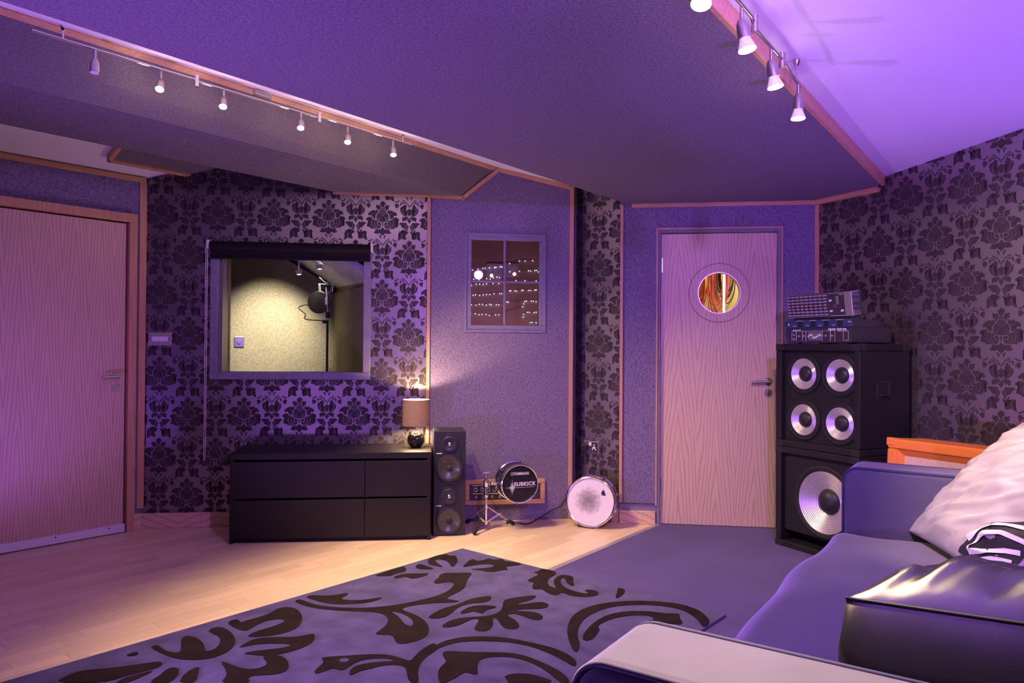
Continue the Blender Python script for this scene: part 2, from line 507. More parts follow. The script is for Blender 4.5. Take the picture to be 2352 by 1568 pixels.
def lever(parent, x, z, face, lx, lock_z, mat='brushed_steel'):
    h = MB(); h.lathe([(0.026, 0), (0.026, 0.006), (0.024, 0.008)], (x, face, z), (0, -1, 0), 28)
    h.cyl((x, face, z), (x, face - 0.045, z), 0.0085).tube([(x + 0.008 * (1 if lx < 0 else -1), face - 0.048, z), (x + lx, face - 0.048, z - 0.004)], 0.0095, 14)
    hd = h.build('lever_handle', mat, parent, smooth=True, auto=35)
    k = MB(); k.lathe([(0.026, 0), (0.026, 0.006), (0.024, 0.008)], (x, face, lock_z), (0, -1, 0), 28)
    ke = k.build('lock_rose', mat, parent, smooth=True, auto=35)
    MB().lathe([(0.0075, 0), (0.0075, 0.004)], (x, face - 0.008, lock_z + 0.004), (0, -1, 0), 14).box(x - 0.004, x + 0.004, face - 0.0115, face - 0.008, lock_z - 0.012, lock_z + 0.002).build('key_barrel', 'satin_nickel', ke)
lever(d1, -0.060, 1.004, -0.034, -0.102, 0.928)

# ---- back wall (wallpaper) with the booth window
mb = MB()
mb.box(0, 0.505, 0, 0.14, 0, 2.75).box(1.462, 1.90, 0, 0.14, 0, 2.75).box(0.505, 1.462, 0, 0.14, 0, 1.0).box(0.505, 1.462, 0, 0.14, 1.84, 2.75)
w_back = wall('wall_back', mb, 'wallpaper', LB, A_BACK)
bb = MB(); bb.box(0, 1.87, -0.02, 0, 0, 0.098)
tag(bb.build('baseboard_back', 'oak_skirting', loc=(*LB, 0), rz=A_BACK, bevel=0.004), kind='structure')
tt = MB(); tt.box(1.221, 1.862, -0.03, 0.01, 2.234, 2.262)
tag(tt.build('trim_2', 'pine_trim_flat', loc=(*LB, 0), rz=A_BACK, bevel=0.003), kind='structure')
# window 1
w1 = link(bpy.data.objects.new('window_1', None)); w1.location = (*LB, 0); w1.rotation_euler = (0, 0, A_BACK); tag(w1, kind='structure')
def frame_ring(x0, x1, z0, z1, t, y0, y1):
    m = MB(); m.box(x0, x1, y0, y1, z0, z0 + t).box(x0, x1, y0, y1, z1 - t, z1).box(x0, x0 + t, y0, y1, z0 + t, z1 - t).box(x1 - t, x1, y0, y1, z0 + t, z1 - t)
    return m
frame_ring(0.430, 1.482, 0.978, 1.87, 0.050, -0.022, 0.03).build('window_frame', 'grey_paint', w1, bevel=0.004)
frame_ring(0.478, 1.448, 1.012, 1.85, 0.016, 0.03, 0.16).build('window_reveal', 'grey_paint', w1)
frame_ring(0.492, 1.452, 1.008, 1.84, 0.014, 0.16, 0.20).build('oak_edge', 'pine_trim_flat', w1)
MB().box(0.480, 1.446, 0.040, 0.046, 1.02, 1.848).build('pane', 'window_glass', w1)

# ---- fabric bay with the small four-pane window
mb = MB()
prof = [(-0.02, 0), (1.046, 0), (1.046, 2.345), (1.018, 2.350), (0.484, 2.452), (0.241, 2.245), (-0.02, 2.252)]
def holed(prof_, hole, y0, y1):
    # vertical slab of outline prof_ with a rectangular hole: four pieces
    x0, x1, z0, z1 = hole
    def clip(poly, f):
        out = []
        for i in range(len(poly)):
            a, b2 = poly[i], poly[(i + 1) % len(poly)]
            fa, fb = f(a), f(b2)
            if fa >= 0: out.append(a)
            if (fa >= 0) != (fb >= 0):
                t_ = fa / (fa - fb); out.append((a[0] + (b2[0] - a[0]) * t_, a[1] + (b2[1] - a[1]) * t_))
        return out
    m = MB()
    for fs in ([lambda q: x0 - q[0]], [lambda q: q[0] - x1], [lambda q: q[0] - x0, lambda q: x1 - q[0], lambda q: z0 - q[1]], [lambda q: q[0] - x0, lambda q: x1 - q[0], lambda q: q[1] - z1]):
        P = prof_
        for f_ in fs: P = clip(P, f_)
        if len(P) >= 3: m.prism(P, y0, y1, 'y')
    return m
W2 = (0.275, 0.800, 1.355, 1.975)
w_bay = wall('wall_bay', holed(prof, W2, 0.0, 0.12), 'grey_paint', BAY, A_BAY)
prof2 = [(0.012, 0), (0.996, 0), (0.996, 2.335), (0.484, 2.436), (0.249, 2.236), (0.012, 2.236)]
holed(prof2, (0.252, 0.824, 1.31, 2.0), -0.016, 0.0).build('fabric_panel', 'grey_fabric', w_bay)
t = MB(); t.box(-0.009, 0.014, -0.034, 0.0, 0, 2.252).build('edge_trim', 'pine_trim', w_bay, bevel=0.002)
t = MB(); t.box(0.993, 1.019, -0.034, 0.0, 0, 2.345).build('edge_trim', 'pine_trim', w_bay, bevel=0.002)
def sloped_trim(a, b2, wd, name, mat, parent, y0=-0.034, y1=0.0):
    # a, b2 = (s, z) of the top edge; wd = height of the strip
    m = MB(); m.prism([(a[0], a[1] - wd), (b2[0], b2[1] - wd), b2, a], y0, y1, 'y')
    return m.build(name, mat, parent, bevel=0.002)
sloped_trim((0.014, 2.256), (0.244, 2.250), 0.024, 'top_trim', 'pine_trim_flat', w_bay)
sloped_trim((0.228, 2.250), (0.484, 2.462), 0.036, 'top_trim', 'pine_trim_flat', w_bay)
sloped_trim((0.484, 2.462), (0.993, 2.356), 0.032, 'top_trim', 'pine_trim_flat', w_bay)
w2 = link(bpy.data.objects.new('window_2', None)); w2.location = (*BAY, 0); w2.rotation_euler = (0, 0, A_BAY); tag(w2, kind='structure')
frame_ring(0.252, 0.824, 1.31, 2.0, 0.014, -0.024, 0.02).build('architrave', 'grey_paint', w2, bevel=0.003)
frame_ring(0.264, 0.812, 1.324, 1.988, 0.034, -0.016, 0.03).build('window_frame', 'grey_paint', w2, bevel=0.003)
mm = MB(); mm.box(0.524, 0.540, -0.010, 0.02, 1.35, 1.96).box(0.29, 0.79, -0.010, 0.02, 1.657, 1.671)
mm.build('glazing_bar', 'grey_paint', w2, bevel=0.003)
for (a, b2) in ((0.29, 0.526), (0.538, 0.79)):
    for (c, d) in ((1.35, 1.66), (1.668, 1.96)):
        MB().box(a, b2, 0.004, 0.009, c, d).build('pane', 'dark_glass', w2)
# dim brown room beyond the small window
mb = MB(); mb.box(-1.6, 1.4, 6.33, 6.45, 0.5, 2.75).box(0.62, 0.72, 5.4, 6.33, 0.5, 2.75).box(-0.95, -0.85, 5.4, 6.33, 0.5, 2.75).box(-0.9, 0.7, 5.4, 6.4, 0.5, 0.6).box(-0.9, 0.7, 5.4, 6.4, 2.6, 2.7)
tag(mb.build('wall_next_room', 'brown_wall'), kind='structure')

# ---- papered recess between bay and door wall
mb = MB().box(-0.10, 0.47, 0, 0.10, 0, 2.75)
w_rec = wall('wall_recess', mb, 'wallpaper', REC, A_REC)
mb = MB().box(1.02, 1.046, 0.0, 0.30, 0, 2.35)
wall('wall_bay_return', mb, 'grey_paint', BAY, A_BAY)
bb = MB(); bb.box(0, 0.462, -0.018, 0, 0, 0.098)
tag(bb.build('baseboard_recess', 'oak_skirting', loc=(*REC, 0), rz=A_REC, bevel=0.004), kind='structure')

# ---- door wall with the porthole door
mb = MB(); mb.box(-0.021, 0.240, 0, 0.14, 0, 2.75).box(1.040, 1.30, 0, 0.14, 0, 2.75).box(0.240, 1.040, 0, 0.14, 2.005, 2.75)
w_door = wall('wall_door', mb, 'grey_paint', DOO, A_DOOR)
p = MB(); p.box(0.0, 0.226, -0.018, 0, 0.146, 2.18).box(1.056, 1.262, -0.018, 0, 0.146, 2.18).box(0.226, 1.056, -0.018, 0, 2.024, 2.18)
p.build('fabric_panel', 'grey_fabric', w_door)
for (a, b2, z0, z1) in ((-0.021, 0.0, 0.146, 2.19), (1.262, 1.288, 0.1, 2.168)):
    MB().box(a, b2, -0.030, 0, z0, z1).build('edge_trim', 'pine_trim', w_door, bevel=0.002)
for (a, b2, z0, z1) in ((0.224, 0.236, 0.13, 2.032), (1.048, 1.060, 0.13, 2.032), (0.236, 1.048, 2.020, 2.032)):
    MB().box(a, b2, -0.026, 0, z0, z1).build('panel_trim', 'pine_trim', w_door, bevel=0.002)
bb = MB(); bb.box(-0.018, 0.226, -0.022, 0, 0, 0.092)
tag(bb.build('baseboard_door', 'oak_skirting', loc=(*DOO, 0), rz=A_DOOR, bevel=0.004), kind='structure')
tt = MB(); tt.box(0.055, 1.285, -0.032, 0.0, 2.172, 2.2)
tag(tt.build('trim_3', 'pine_trim_flat', loc=(*DOO, 0), rz=A_DOOR, bevel=0.003), kind='structure')
d2 = link(bpy.data.objects.new('door_2', None)); d2.location = (*DOO, 0); d2.rotation_euler = (0, 0, A_DOOR); tag(d2, kind='structure')
fr = MB(); fr.box(0.236, 0.2545, -0.02, 0.14, 0, 2.022).box(1.0265, 1.048, -0.02, 0.14, 0, 2.022).box(0.2545, 1.0265, -0.02, 0.14, 1.997, 2.022)
fr.build('door_frame', 'grey_paint', d2, bevel=0.002)
# leaf with a round opening
def leaf_with_hole(x0, x1, z0, z1, cx_, cz_, r, y0, y1, n=48):
    m = MB()
    ring = [(cx_ + r * math.cos(2 * math.pi * k / n), cz_ + r * math.sin(2 * math.pi * k / n)) for k in range(n)]
    def edge(k):
        a = 2 * math.pi * k / n; dx, dz = math.cos(a), math.sin(a)
        ts = []
        if dx > 1e-9: ts.append((x1 - cx_) / dx)
        if dx < -1e-9: ts.append((x0 - cx_) / dx)
        if dz > 1e-9: ts.append((z1 - cz_) / dz)
        if dz < -1e-9: ts.append((z0 - cz_) / dz)
        t_ = min(ts); return (cx_ + dx * t_, cz_ + dz * t_)
    out = [edge(k) for k in range(n)]
    corners = {(x1, z1): None, (x0, z1): None, (x0, z0): None, (x1, z0): None}
    vs = []; fs = []
    for y in (y0, y1):
        for q in ring: vs.append((q[0], y, q[1]))
        for q in out: vs.append((q[0], y, q[1]))
    base = len(vs)
    cs = [(x1, z1), (x0, z1), (x0, z0), (x1, z0)]
    for y in (y0, y1):
        for c in cs: vs.append((c[0], y, c[1]))
    for side in range(2):
        o_ = side * 2 * n
        for k in range(n):
            k2 = (k + 1) % n
            q = [o_ + k, o_ + n + k]
            a, b3 = out[k], out[k2]
            for ci, c in enumerate(cs):
                on_a = abs(a[0] - c[0]) < 1e-6 or abs(a[1] - c[1]) < 1e-6
                on_b = abs(b3[0] - c[0]) < 1e-6 or abs(b3[1] - c[1]) < 1e-6
                if on_a and on_b and not (abs(a[0] - b3[0]) < 1e-6 or abs(a[1] - b3[1]) < 1e-6):
                    q.append(base + side * 4 + ci)
            q += [o_ + n + k2, o_ + k2]
            fs.append(tuple(q))
    for k in range(n):
        k2 = (k + 1) % n
        fs.append((k, k2, 2 * n + k2, 2 * n + k))
    for ci in range(4):
        c2_ = (ci + 1) % 4
        fs.append((base + ci, base + c2_, base + 4 + c2_, base + 4 + ci))
    m.add(vs, fs)
    return m
PC = (0.645, 1.586)
leaf_with_hole(0.258, 1.0225, 0.008, 1.990, PC[0], PC[1], 0.150, 0.0, 0.044).build('door_leaf', 'oak_door_matched', d2)
def annulus(cx_, cz_, r0, r1, y0, y1, n=64):
    m = MB(); m.lathe([(r0, 0), (r1, 0), (r1, y1 - y0), (r0, y1 - y0), (r0, 0)], (cx_, y0, cz_), (0, 1, 0), n, caps=False); return m
annulus(PC[0], PC[1], 0.1405, 0.1985, -0.010, 0.0).build('porthole_ring', 'oak_door_matched', d2, bevel=0.002)
annulus(PC[0], PC[1], 0.1985, 0.2008, -0.0020, 0.0005).build('porthole_joint', 'espresso', d2)
annulus(PC[0], PC[1], 0.1365, 0.1410, -0.011, 0.046).build('porthole_bead', 'brushed_steel', d2)
MB().lathe([(0.150, 0), (0.150, 0.005)], (PC[0], 0.020, PC[1]), (0, 1, 0), 48).build('porthole_pane', 'window_glass', d2)
for z in (1.777, 1.020, 0.266):
    hg = MB(); hg.cyl((0.2565, -0.008, z - 0.057), (0.2565, -0.008, z + 0.057), 0.0068, 12).box(0.250, 0.268, -0.004, 0.0, z - 0.05, z + 0.05)
    hg.build('hinge', 'brushed_steel', d2)
lever(d2, 0.969, 0.988, 0.0, -0.114, 0.911)

# ---- right wall (wallpaper)
mb = MB().box(-0.1, 8.4, 0, 0.12, 0, 2.75)
w_right = wall('wall_right', mb, 'wallpaper', RGT, A_RIGHT)
tt = MB(); tt.box(-0.01, 0.475, -0.034, 0.0, 2.168, 2.2)
tag(tt.build('trim_4', 'pine_trim_flat', loc=(*RGT, 0), rz=A_RIGHT, bevel=0.003), kind='structure')
bb = MB(); bb.box(0.0, 8.3, -0.02, 0, 0, 0.098)
tag(bb.build('baseboard_right', 'oak_skirting', loc=(*RGT, 0), rz=A_RIGHT, bevel=0.004), kind='structure')
# ---- walls behind the camera
mb = MB(); mb.box(-5.8, 5.9, -2.7, -2.6, 0, 2.75).box(-5.8, -5.7, -2.7, 1.2, 0, 2.75)
tag(mb.build('wall_rear', 'rear_paint'), kind='structure')

# ---- ceilings
tag(MB().box(-6.2, 6.0, -2.8, 7.2, 2.75, 2.85).build('ceiling', 'white_paint'), kind='structure')
c52, s52 = math.cos(R(52.1)), math.sin(R(52.1))
c54, s54 = math.cos(R(54.2)), math.sin(R(54.2))
A0 = (0.800, 5.088); B0 = (2.195, 4.408)
def back(p, c, s, L): return (p[0] - c * L, p[1] - s * L)
slab = [A0, back(A0, c52, s52, 8.2), back(B0, c54, s54, 7.6), B0, (2.235, 4.50), (2.025, 4.925)]
tag(MB().prism(slab, 2.200, 2.250).build('ceiling_cloud', 'ceiling_fabric'), kind='structure')
# wood fascia on the cloud's edge
m = MB(); q0 = back(B0, c54, s54, -0.05); q1 = back(B0, c54, s54, 7.6)
nx, ny = s54, -c54
m.prism([(q0[0], q0[1]), (q1[0], q1[1]), (q1[0] + nx * 0.022, q1[1] + ny * 0.022), (q0[0] + nx * 0.022, q0[1] + ny * 0.022)], 2.196, 2.256)
tag(m.build('trim_5', 'pine_trim_flat', bevel=0.004), kind='structure')
# white ceiling rising gently to the right of the cloud
def zr(x, y):
    return 2.255 + 0.1215 * ((x - B0[0]) * nx + (y - B0[1]) * ny)
cr = [(2.30, 4.54), back((2.2, 4.42), c54, s54, 8.0), (5.7, -2.65), (5.75, -2.3)]
cr = [(p_[0] - 0.0, p_[1]) for p_ in cr]
tag(MB().loft([(x, y, zr(x, y)) for x, y in cr], [(x, y, zr(x, y) + 0.05) for x, y in cr]).build('ceiling_right', 'white_paint'), kind='structure')
# white ceiling in the slot between the cloud and the soffit
c53, s53 = math.cos(R(53.0)), math.sin(R(53.0))
F0 = (-0.098, 5.160)
def along(p, L, z): q = (p[0] + c53 * L, p[1] + s53 * L); return (q[0], q[1], z)
B1 = (0.46, 5.238)
A_ = [along(F0, 0.1, 2.462), along(B1, 0.1, 2.352), along((B1[0] + 0.5, B1[1] - 0.3), 0.3, 2.30)]
B_ = [along(F0, -8, 2.462), along(B1, -8, 2.352), along((B1[0] + 0.5, B1[1] - 0.3), -8, 2.30)]
m = MB(); m.add(A_ + B_ , [(0, 1, 4, 3), (1, 2, 5, 4)]); m.add([(x, y, z + 0.04) for x, y, z in A_ + B_], [(0, 3, 4, 1), (1, 4, 5, 2)])
tag(m.build('ceiling_slot', 'white_paint'), kind='structure')
# fabric soffit: flat underside, slanted flank, wood trim on its upper edge
c50, s50 = math.cos(R(50.4)), math.sin(R(50.4))
S0 = (-1.218, 4.979); K0 = (-0.343, 5.119)
def ends_(p, c, s, z, lo=-7.0, hi=0.14): return (p[0] + c * hi, p[1] + s * hi, z), (p[0] + c * lo, p[1] + s * lo, z)
a1, b1 = ends_(S0, c50, s50, 2.25); a2, b2 = ends_(K0, math.cos(R(52)), math.sin(R(52)), 2.25)
a3, b3 = ends_((-0.103, 5.154), c53, s53, 2.45); a4 = (a3[0], a3[1], 2.75); b4 = (b3[0], b3[1], 2.75)
a5 = (a1[0], a1[1], 2.75); b5 = (b1[0], b1[1], 2.75)
tag(MB().loft([a1, a2, a3, a4, a5], [b1, b2, b3, b4, b5]).build('ceiling_soffit', 'soffit_fabric'), kind='structure')
m = MB(); px_, py_ = s53 * 0.012, -c53 * 0.012
hi_, lo_ = ends_((-0.103, 5.154), c53, s53, 0, hi=0.0)
sec = lambda p_: [(p_[0] - 0.030, p_[1], 2.428), (p_[0] + px_, p_[1] + py_, 2.452), (p_[0] + px_, p_[1] + py_, 2.462), (p_[0] - 0.030, p_[1], 2.462)]
tag(m.loft(sec(hi_), sec(lo_)).build('trim_6', 'pine_trim_flat'), kind='structure')
# white sloped ceiling over the left wall, with the fabric panel fixed to it
nlx, nly = math.sin(A_LEFT), -math.cos(A_LEFT)
def zl(d): return 2.300 + 0.40 * d
def lpt(s, d, dz=0.0): return (LB[0] + s * cu + d * nlx, LB[1] + s * su + d * nly, zl(d) + dz)
tag(MB().loft([lpt(0.6, -0.05), lpt(-6, -0.05), lpt(-6, 1.2), lpt(0.6, 1.2)], [lpt(0.6, -0.05, 0.04), lpt(-6, -0.05, 0.04), lpt(-6, 1.2, 0.04), lpt(0.6, 1.2, 0.04)]).build('ceiling_slope', 'white_paint'), kind='structure')
sp = MB().loft([lpt(-0.28, 0.205, -0.04), lpt(0.32, 0.205, -0.04), lpt(0.32, 1.0, -0.04), lpt(-0.28, 1.0, -0.04)], [lpt(-0.28, 0.205, -0.001), lpt(0.32, 0.205, -0.001), lpt(0.32, 1.0, -0.001), lpt(-0.28, 1.0, -0.001)])
panel_o = tag(sp.build('ceiling_panel', 'soffit_fabric'), kind='structure')
e1 = MB().loft([lpt(-0.305, 0.18, -0.048), lpt(0.32, 0.18, -0.048), lpt(0.32, 0.205, -0.048), lpt(-0.305, 0.205, -0.048)], [lpt(-0.305, 0.18, -0.001), lpt(0.32, 0.18, -0.001), lpt(0.32, 0.205, -0.001), lpt(-0.305, 0.205, -0.001)])
e1.build('edge_trim', 'pine_trim_flat', panel_o)
e1 = MB().loft([lpt(-0.305, 0.18, -0.048), lpt(-0.28, 0.18, -0.048), lpt(-0.28, 1.0, -0.048), lpt(-0.305, 1.0, -0.048)], [lpt(-0.305, 0.18, -0.001), lpt(-0.28, 0.18, -0.001), lpt(-0.28, 1.0, -0.001), lpt(-0.305, 1.0, -0.001)])
e1.build('edge_trim', 'pine_trim_flat', panel_o)

# ---- damask printed on the wallpaper
DAM = [
 [(0,0),(20,35),(58,28),(50,60),(28,72),(40,95),(70,75),(100,80),(95,112),(62,122),(76,142),(58,152),(46,168),(40,215),(14,236),(0,238)],
 [(52,236),(85,168),(118,138),(130,165),(165,155),(215,145),(226,176),(196,215),(222,245),(205,276),(168,286),(150,318),(136,372),(104,330),(84,285),(64,262)],
 [(0,250),(44,252),(70,290),(86,330),(50,302),(0,292)],
 [(186,312),(222,322),(232,372),(252,336),(320,330),(352,348),(332,386),(400,372),(468,420),(486,470),(482,512),(420,512),(362,492),(332,520),(366,546),(372,562),(330,556),(302,546),(320,590),(332,632),(288,610),(242,636),(240,520),(210,455),(152,408),(168,340)],
 [(0,312),(40,312),(62,332),(96,352),(122,412),(180,462),(206,520),(208,600),(182,688),(120,728),(0,732)],
 [(222,655),(250,682),(290,640),(332,662),(346,600),(386,565),(450,558),(512,590),(554,625),(558,660),(528,692),(490,674),(495,650),(520,655),(510,622),(478,612),(452,645),(458,720),(480,770),(470,800),(530,870),(526,890),(480,896),(440,926),(400,906),(360,926),(396,955),(386,972),(340,950),(300,956),(230,966),(130,975),(70,910),(48,840),(58,760),(128,742),(190,704)],
 [(0,745),(28,748),(20,830),(14,880),(0,886)],
 [(12,912),(52,966),(130,990),(232,984),(225,1020),(250,1060),(290,1085),(285,1110),(220,1130),(180,1125),(150,1110),(140,1135),(110,1100),(70,1085),(75,1130),(50,1160),(35,1100),(25,1150),(20,1180),(0,1215),(0,920)],
 [(38,1236),(68,1182),(110,1175),(130,1200),(110,1215),(90,1205),(80,1230),(85,1262),(60,1312),(50,1290)],
 [(0,1552),(15,1480),(60,1420),(110,1360),(170,1345),(300,1350),(300,1366),(180,1362),(125,1382),(80,1432),(34,1488),(60,1456),(92,1466),(70,1482),(40,1502),(20,1545)],
 [(140,1336),(170,1308),(240,1290),(215,1328),(172,1340)],
 [(115,1392),(250,1386),(242,1430),(180,1425)],
 [(268,1380),(300,1390),(322,1440),(292,1500),(270,1512),(280,1470),(255,1440)],
 [(332,1320),(382,1290),(372,1330),(430,1350),(490,1370),(482,1400),(420,1390),(360,1366)],
 [(440,1420),(490,1450),(480,1500),(462,1520),(470,1560),(440,1592),(400,1570),(395,1500),(380,1530),(350,1540),(340,1510),(370,1460),(400,1430)],
 [(110,1480),(140,1430),(190,1480),(240,1540),(260,1610),(300,1560),(312,1570),(280,1660),(300,1690),(270,1760),(180,1840),(100,1862),(20,1862),(90,1828),(152,1764),(174,1660),(160,1630),(110,1600),(150,1590),(110,1560),(90,1520),(120,1520)],
 [(0,1562),(20,1600),(30,1622),(60,1610),(65,1650),(100,1640),(130,1670),(135,1740),(100,1800),(30,1832),(0,1842)],
 [(20,1882),(60,1882),(130,1868),(200,1872),(240,1910),(220,1930),(236,2020),(190,2022),(140,1980),(130,2020),(90,1970),(50,1960)],
 [(0,1884),(30,1950),(70,2000),(60,2040),(30,2030),(20,2080),(0,2102)],
 [(15,2172),(30,2182),(60,2160),(80,2110),(120,2050),(150,2060),(145,2090),(190,2065),(240,2066),(310,2070),(350,2110),(340,2140),(280,2140),(250,2150),(285,2180),(270,2210),(230,2200),(250,2230),(210,2260),(150,2270),(130,2330),(110,2410),(60,2330),(40,2260),(20,2200)],
 [(30,2362),(70,2380),(120,2422),(170,2320),(220,2310),(200,2370),(190,2410),(210,2470),(260,2380),(300,2370),(350,2380),(340,2420),(370,2440),(350,2480),(310,2500),(360,2550),(340,2570),(320,2560),(390,2660),(370,2690),(240,2610),(180,2650),(100,2640),(90,2610),(150,2560),(140,2540),(200,2540),(150,2500),(80,2460),(40,2420)],
]
# light veins inside the dark shapes: (polyline, half width)
VEINS = [([(0,600),(0,720)],5),([(60,540),(105,600),(112,660),(80,710),(40,738)],5),([(150,520),(168,590),(150,660),(120,700)],4),
 ([(0,345),(50,375),(0,405),(50,435),(0,465),(50,495),(0,525)],4),([(50,375),(95,405),(50,435),(95,465),(50,495)],4),
 ([(110,745),(150,730),(175,755),(180,800),(150,850),(100,850),(70,815)],9),([(250,700),(270,780),(230,880),(140,930)],5),([(330,680),(372,760),(340,860),(250,930),(120,950)],6),
 ([(330,440),(270,452),(230,480)],5),([(60,160),(40,225)],4),([(100,250),(76,300)],4),
 ([(205,1560),(232,1640),(215,1740),(150,1810)],5),([(40,1680),(75,1750),(60,1800),(10,1838)],5),([(120,2130),(100,2220),(90,2300),(100,2360)],5),([(280,2450),(240,2520),(300,2620)],5)]
UNIT = 0.5358 / 2665.0
HH, VV = 0.3618, 0.5358
def damask(name, parent, s0, z0, x0, x1, zlo, zhi, holes=(), top=None):
    ink = bmesh.new()
    def put(poly, off, flip, y, mi):
        vs = [ink.verts.new((off[0] + (-1 if flip else 1) * a * UNIT, y, off[1] - b * UNIT)) for a, b in poly]
        if not flip: vs.reverse()
        try: f = ink.faces.new(vs); f.material_index = mi
        except ValueError: pass
    def ribbon(pl, hw, off, flip):
        L = []; Rr = []
        for i, p_ in enumerate(pl):
            a = pl[max(i - 1, 0)]; b = pl[min(i + 1, len(pl) - 1)]
            dx, dy = b[0] - a[0], b[1] - a[1]; q = math.hypot(dx, dy) or 1
            w_ = hw * (0.4 if i in (0, len(pl) - 1) else 1.0)
            L.append((p_[0] - dy / q * w_, p_[1] + dx / q * w_)); Rr.append((p_[0] + dy / q * w_, p_[1] - dx / q * w_))
        for i in range(len(pl) - 1): put([L[i], L[i + 1], Rr[i + 1], Rr[i]], off, flip, -0.0009, 1)
    i0 = int(math.floor((x0 - s0) / (HH / 2))) - 2; i1 = int(math.ceil((x1 - s0) / (HH / 2))) + 2
    for i in range(i0, i1 + 1):
        sx_ = s0 + i * HH / 2
        jb = z0 - (VV / 2 if i % 2 else 0)
        for j in range(-3, 6):
            off = (sx_, jb - j * VV)
            if off[1] < zlo - 0.1 or off[1] - VV > zhi + 0.1: continue
            for flip in (False, True):
                for poly in DAM: put(poly, off, flip, -0.0006, 0)
                for pl, hw in VEINS: ribbon(pl, hw, off, flip)
    bmesh.ops.triangulate(ink, faces=ink.faces[:])
    def cut(bm, co, no):
        bmesh.ops.bisect_plane(bm, geom=bm.verts[:] + bm.edges[:] + bm.faces[:], plane_co=co, plane_no=no, clear_outer=True)
    regions = [(x0, x1, zlo, zhi)]
    for (hx0, hx1, hz0, hz1) in holes:
        regions = [(x0, hx0, zlo, zhi), (hx1, x1, zlo, zhi), (hx0, hx1, zlo, hz0), (hx0, hx1, hz1, zhi)]
    out = bmesh.new()
    for (a, b, c, d) in regions:
        t_ = ink.copy()
        cut(t_, (a, 0, 0), (-1, 0, 0)); cut(t_, (b, 0, 0), (1, 0, 0)); cut(t_, (0, 0, c), (0, 0, -1)); cut(t_, (0, 0, d), (0, 0, 1))
        me_ = bpy.data.meshes.new('tmp'); t_.to_mesh(me_); out.from_mesh(me_); bpy.data.meshes.remove(me_); t_.free()
    me = bpy.data.meshes.new(name); out.to_mesh(me); out.free(); ink.free()
    me.materials.append(M['wallpaper_ink']); me.materials.append(M['wallpaper'])
    o = link(bpy.data.objects.new(name, me)); o.parent = parent
    return o
damask('damask_print', w_back, 1.5555, 2.2030, 0.002, 1.86, 0.098, 2.42, holes=[(0.44, 1.47, 0.985, 1.865)])
damask('damask_print', w_right, 1.0077, 1.6998, -0.02, 5.2, 0.098, 2.62)
damask('damask_print', w_rec, 0.264, 1.902, 0.0, 0.455, 0.098, 2.4)

# ---- vocal booth beyond the big window
BC = Vector((-1.53, 6.30)); BL = Vector((-3.25, 5.61)); BR = Vector((-1.02, 5.22))
def bz(x, y):
    # sloping booth ceiling through three points
    p0 = Vector((-1.53, 6.30, 1.72)); p1 = Vector((-1.06, 5.30, 1.69)); p2 = Vector((-1.78, 6.20, 1.903))
    n_ = (p1 - p0).cross(p2 - p0); return p0.z - (n_.x * (x - p0.x) + n_.y * (y - p0.y)) / n_.z
def vertical_wall(name, a, b, mat, z0=0.0):
    d_ = (b - a).normalized(); n_ = Vector((-d_.y, d_.x)) * 0.06
    if n_.y < 0 : n_ = -n_
    A2 = [(a.x, a.y, z0), (b.x, b.y, z0), (b.x, b.y, min(bz(b.x, b.y), 2.7)), (a.x, a.y, bz(a.x, a.y))]
    B2 = [(x + n_.x, y + n_.y, z) for x, y, z in A2]
    return tag(MB().loft(A2, B2).build(name, mat), kind='structure')
w_booth = vertical_wall('wall_booth_left', BC, BL, 'booth_fabric')
mb_ = BR - BC; nb = Vector((-mb_.y, mb_.x)).normalized() * -0.06
A2 = [(BC.x, BC.y, 0), (BR.x, BR.y, 0), (BR.x, BR.y, 1.64), (BC.x, BC.y, 1.66)]
tag(MB().loft(A2, [(x + 0.06, y + 0.03, z) for x, y, z in A2]).build('wall_booth_right', 'booth_fabric'), kind='structure')
A2 = [(BC.x + 0.02, BC.y + 0.01, 1.66), (BR.x + 0.02, BR.y + 0.01, 1.64), (BR.x + 0.02, BR.y + 0.01, 1.72), (BC.x + 0.02, BC.y + 0.01, 1.75)]
tag(MB().loft(A2, [(x + 0.06, y + 0.03, z) for x, y, z in A2]).build('wall_booth_upstand', 'booth_fabric'), kind='structure')
cq = [(-0.9, 5.15), (-0.9, 6.45), (-1.55, 6.45), (-2.35, 6.1), (-2.05, 5.15)]
tag(MB().loft([(x, y, bz(x, y)) for x, y in cq], [(x, y, bz(x, y) + 0.05) for x, y in cq]).build('ceiling_booth', 'white_paint'), kind='structure')
tag(MB().box(-3.4, -0.8, 5.2, 6.6, -0.1, -0.006).build('floor_booth', 'carpet'), kind='structure')

# ---- yellow store room beyond the porthole door
tag(MB().box(0.9, 2.6, 5.95, 6.05, 0, 2.7).build('wall_store', 'yellow_paint'), kind='structure')

from mathutils import noise as mnoise

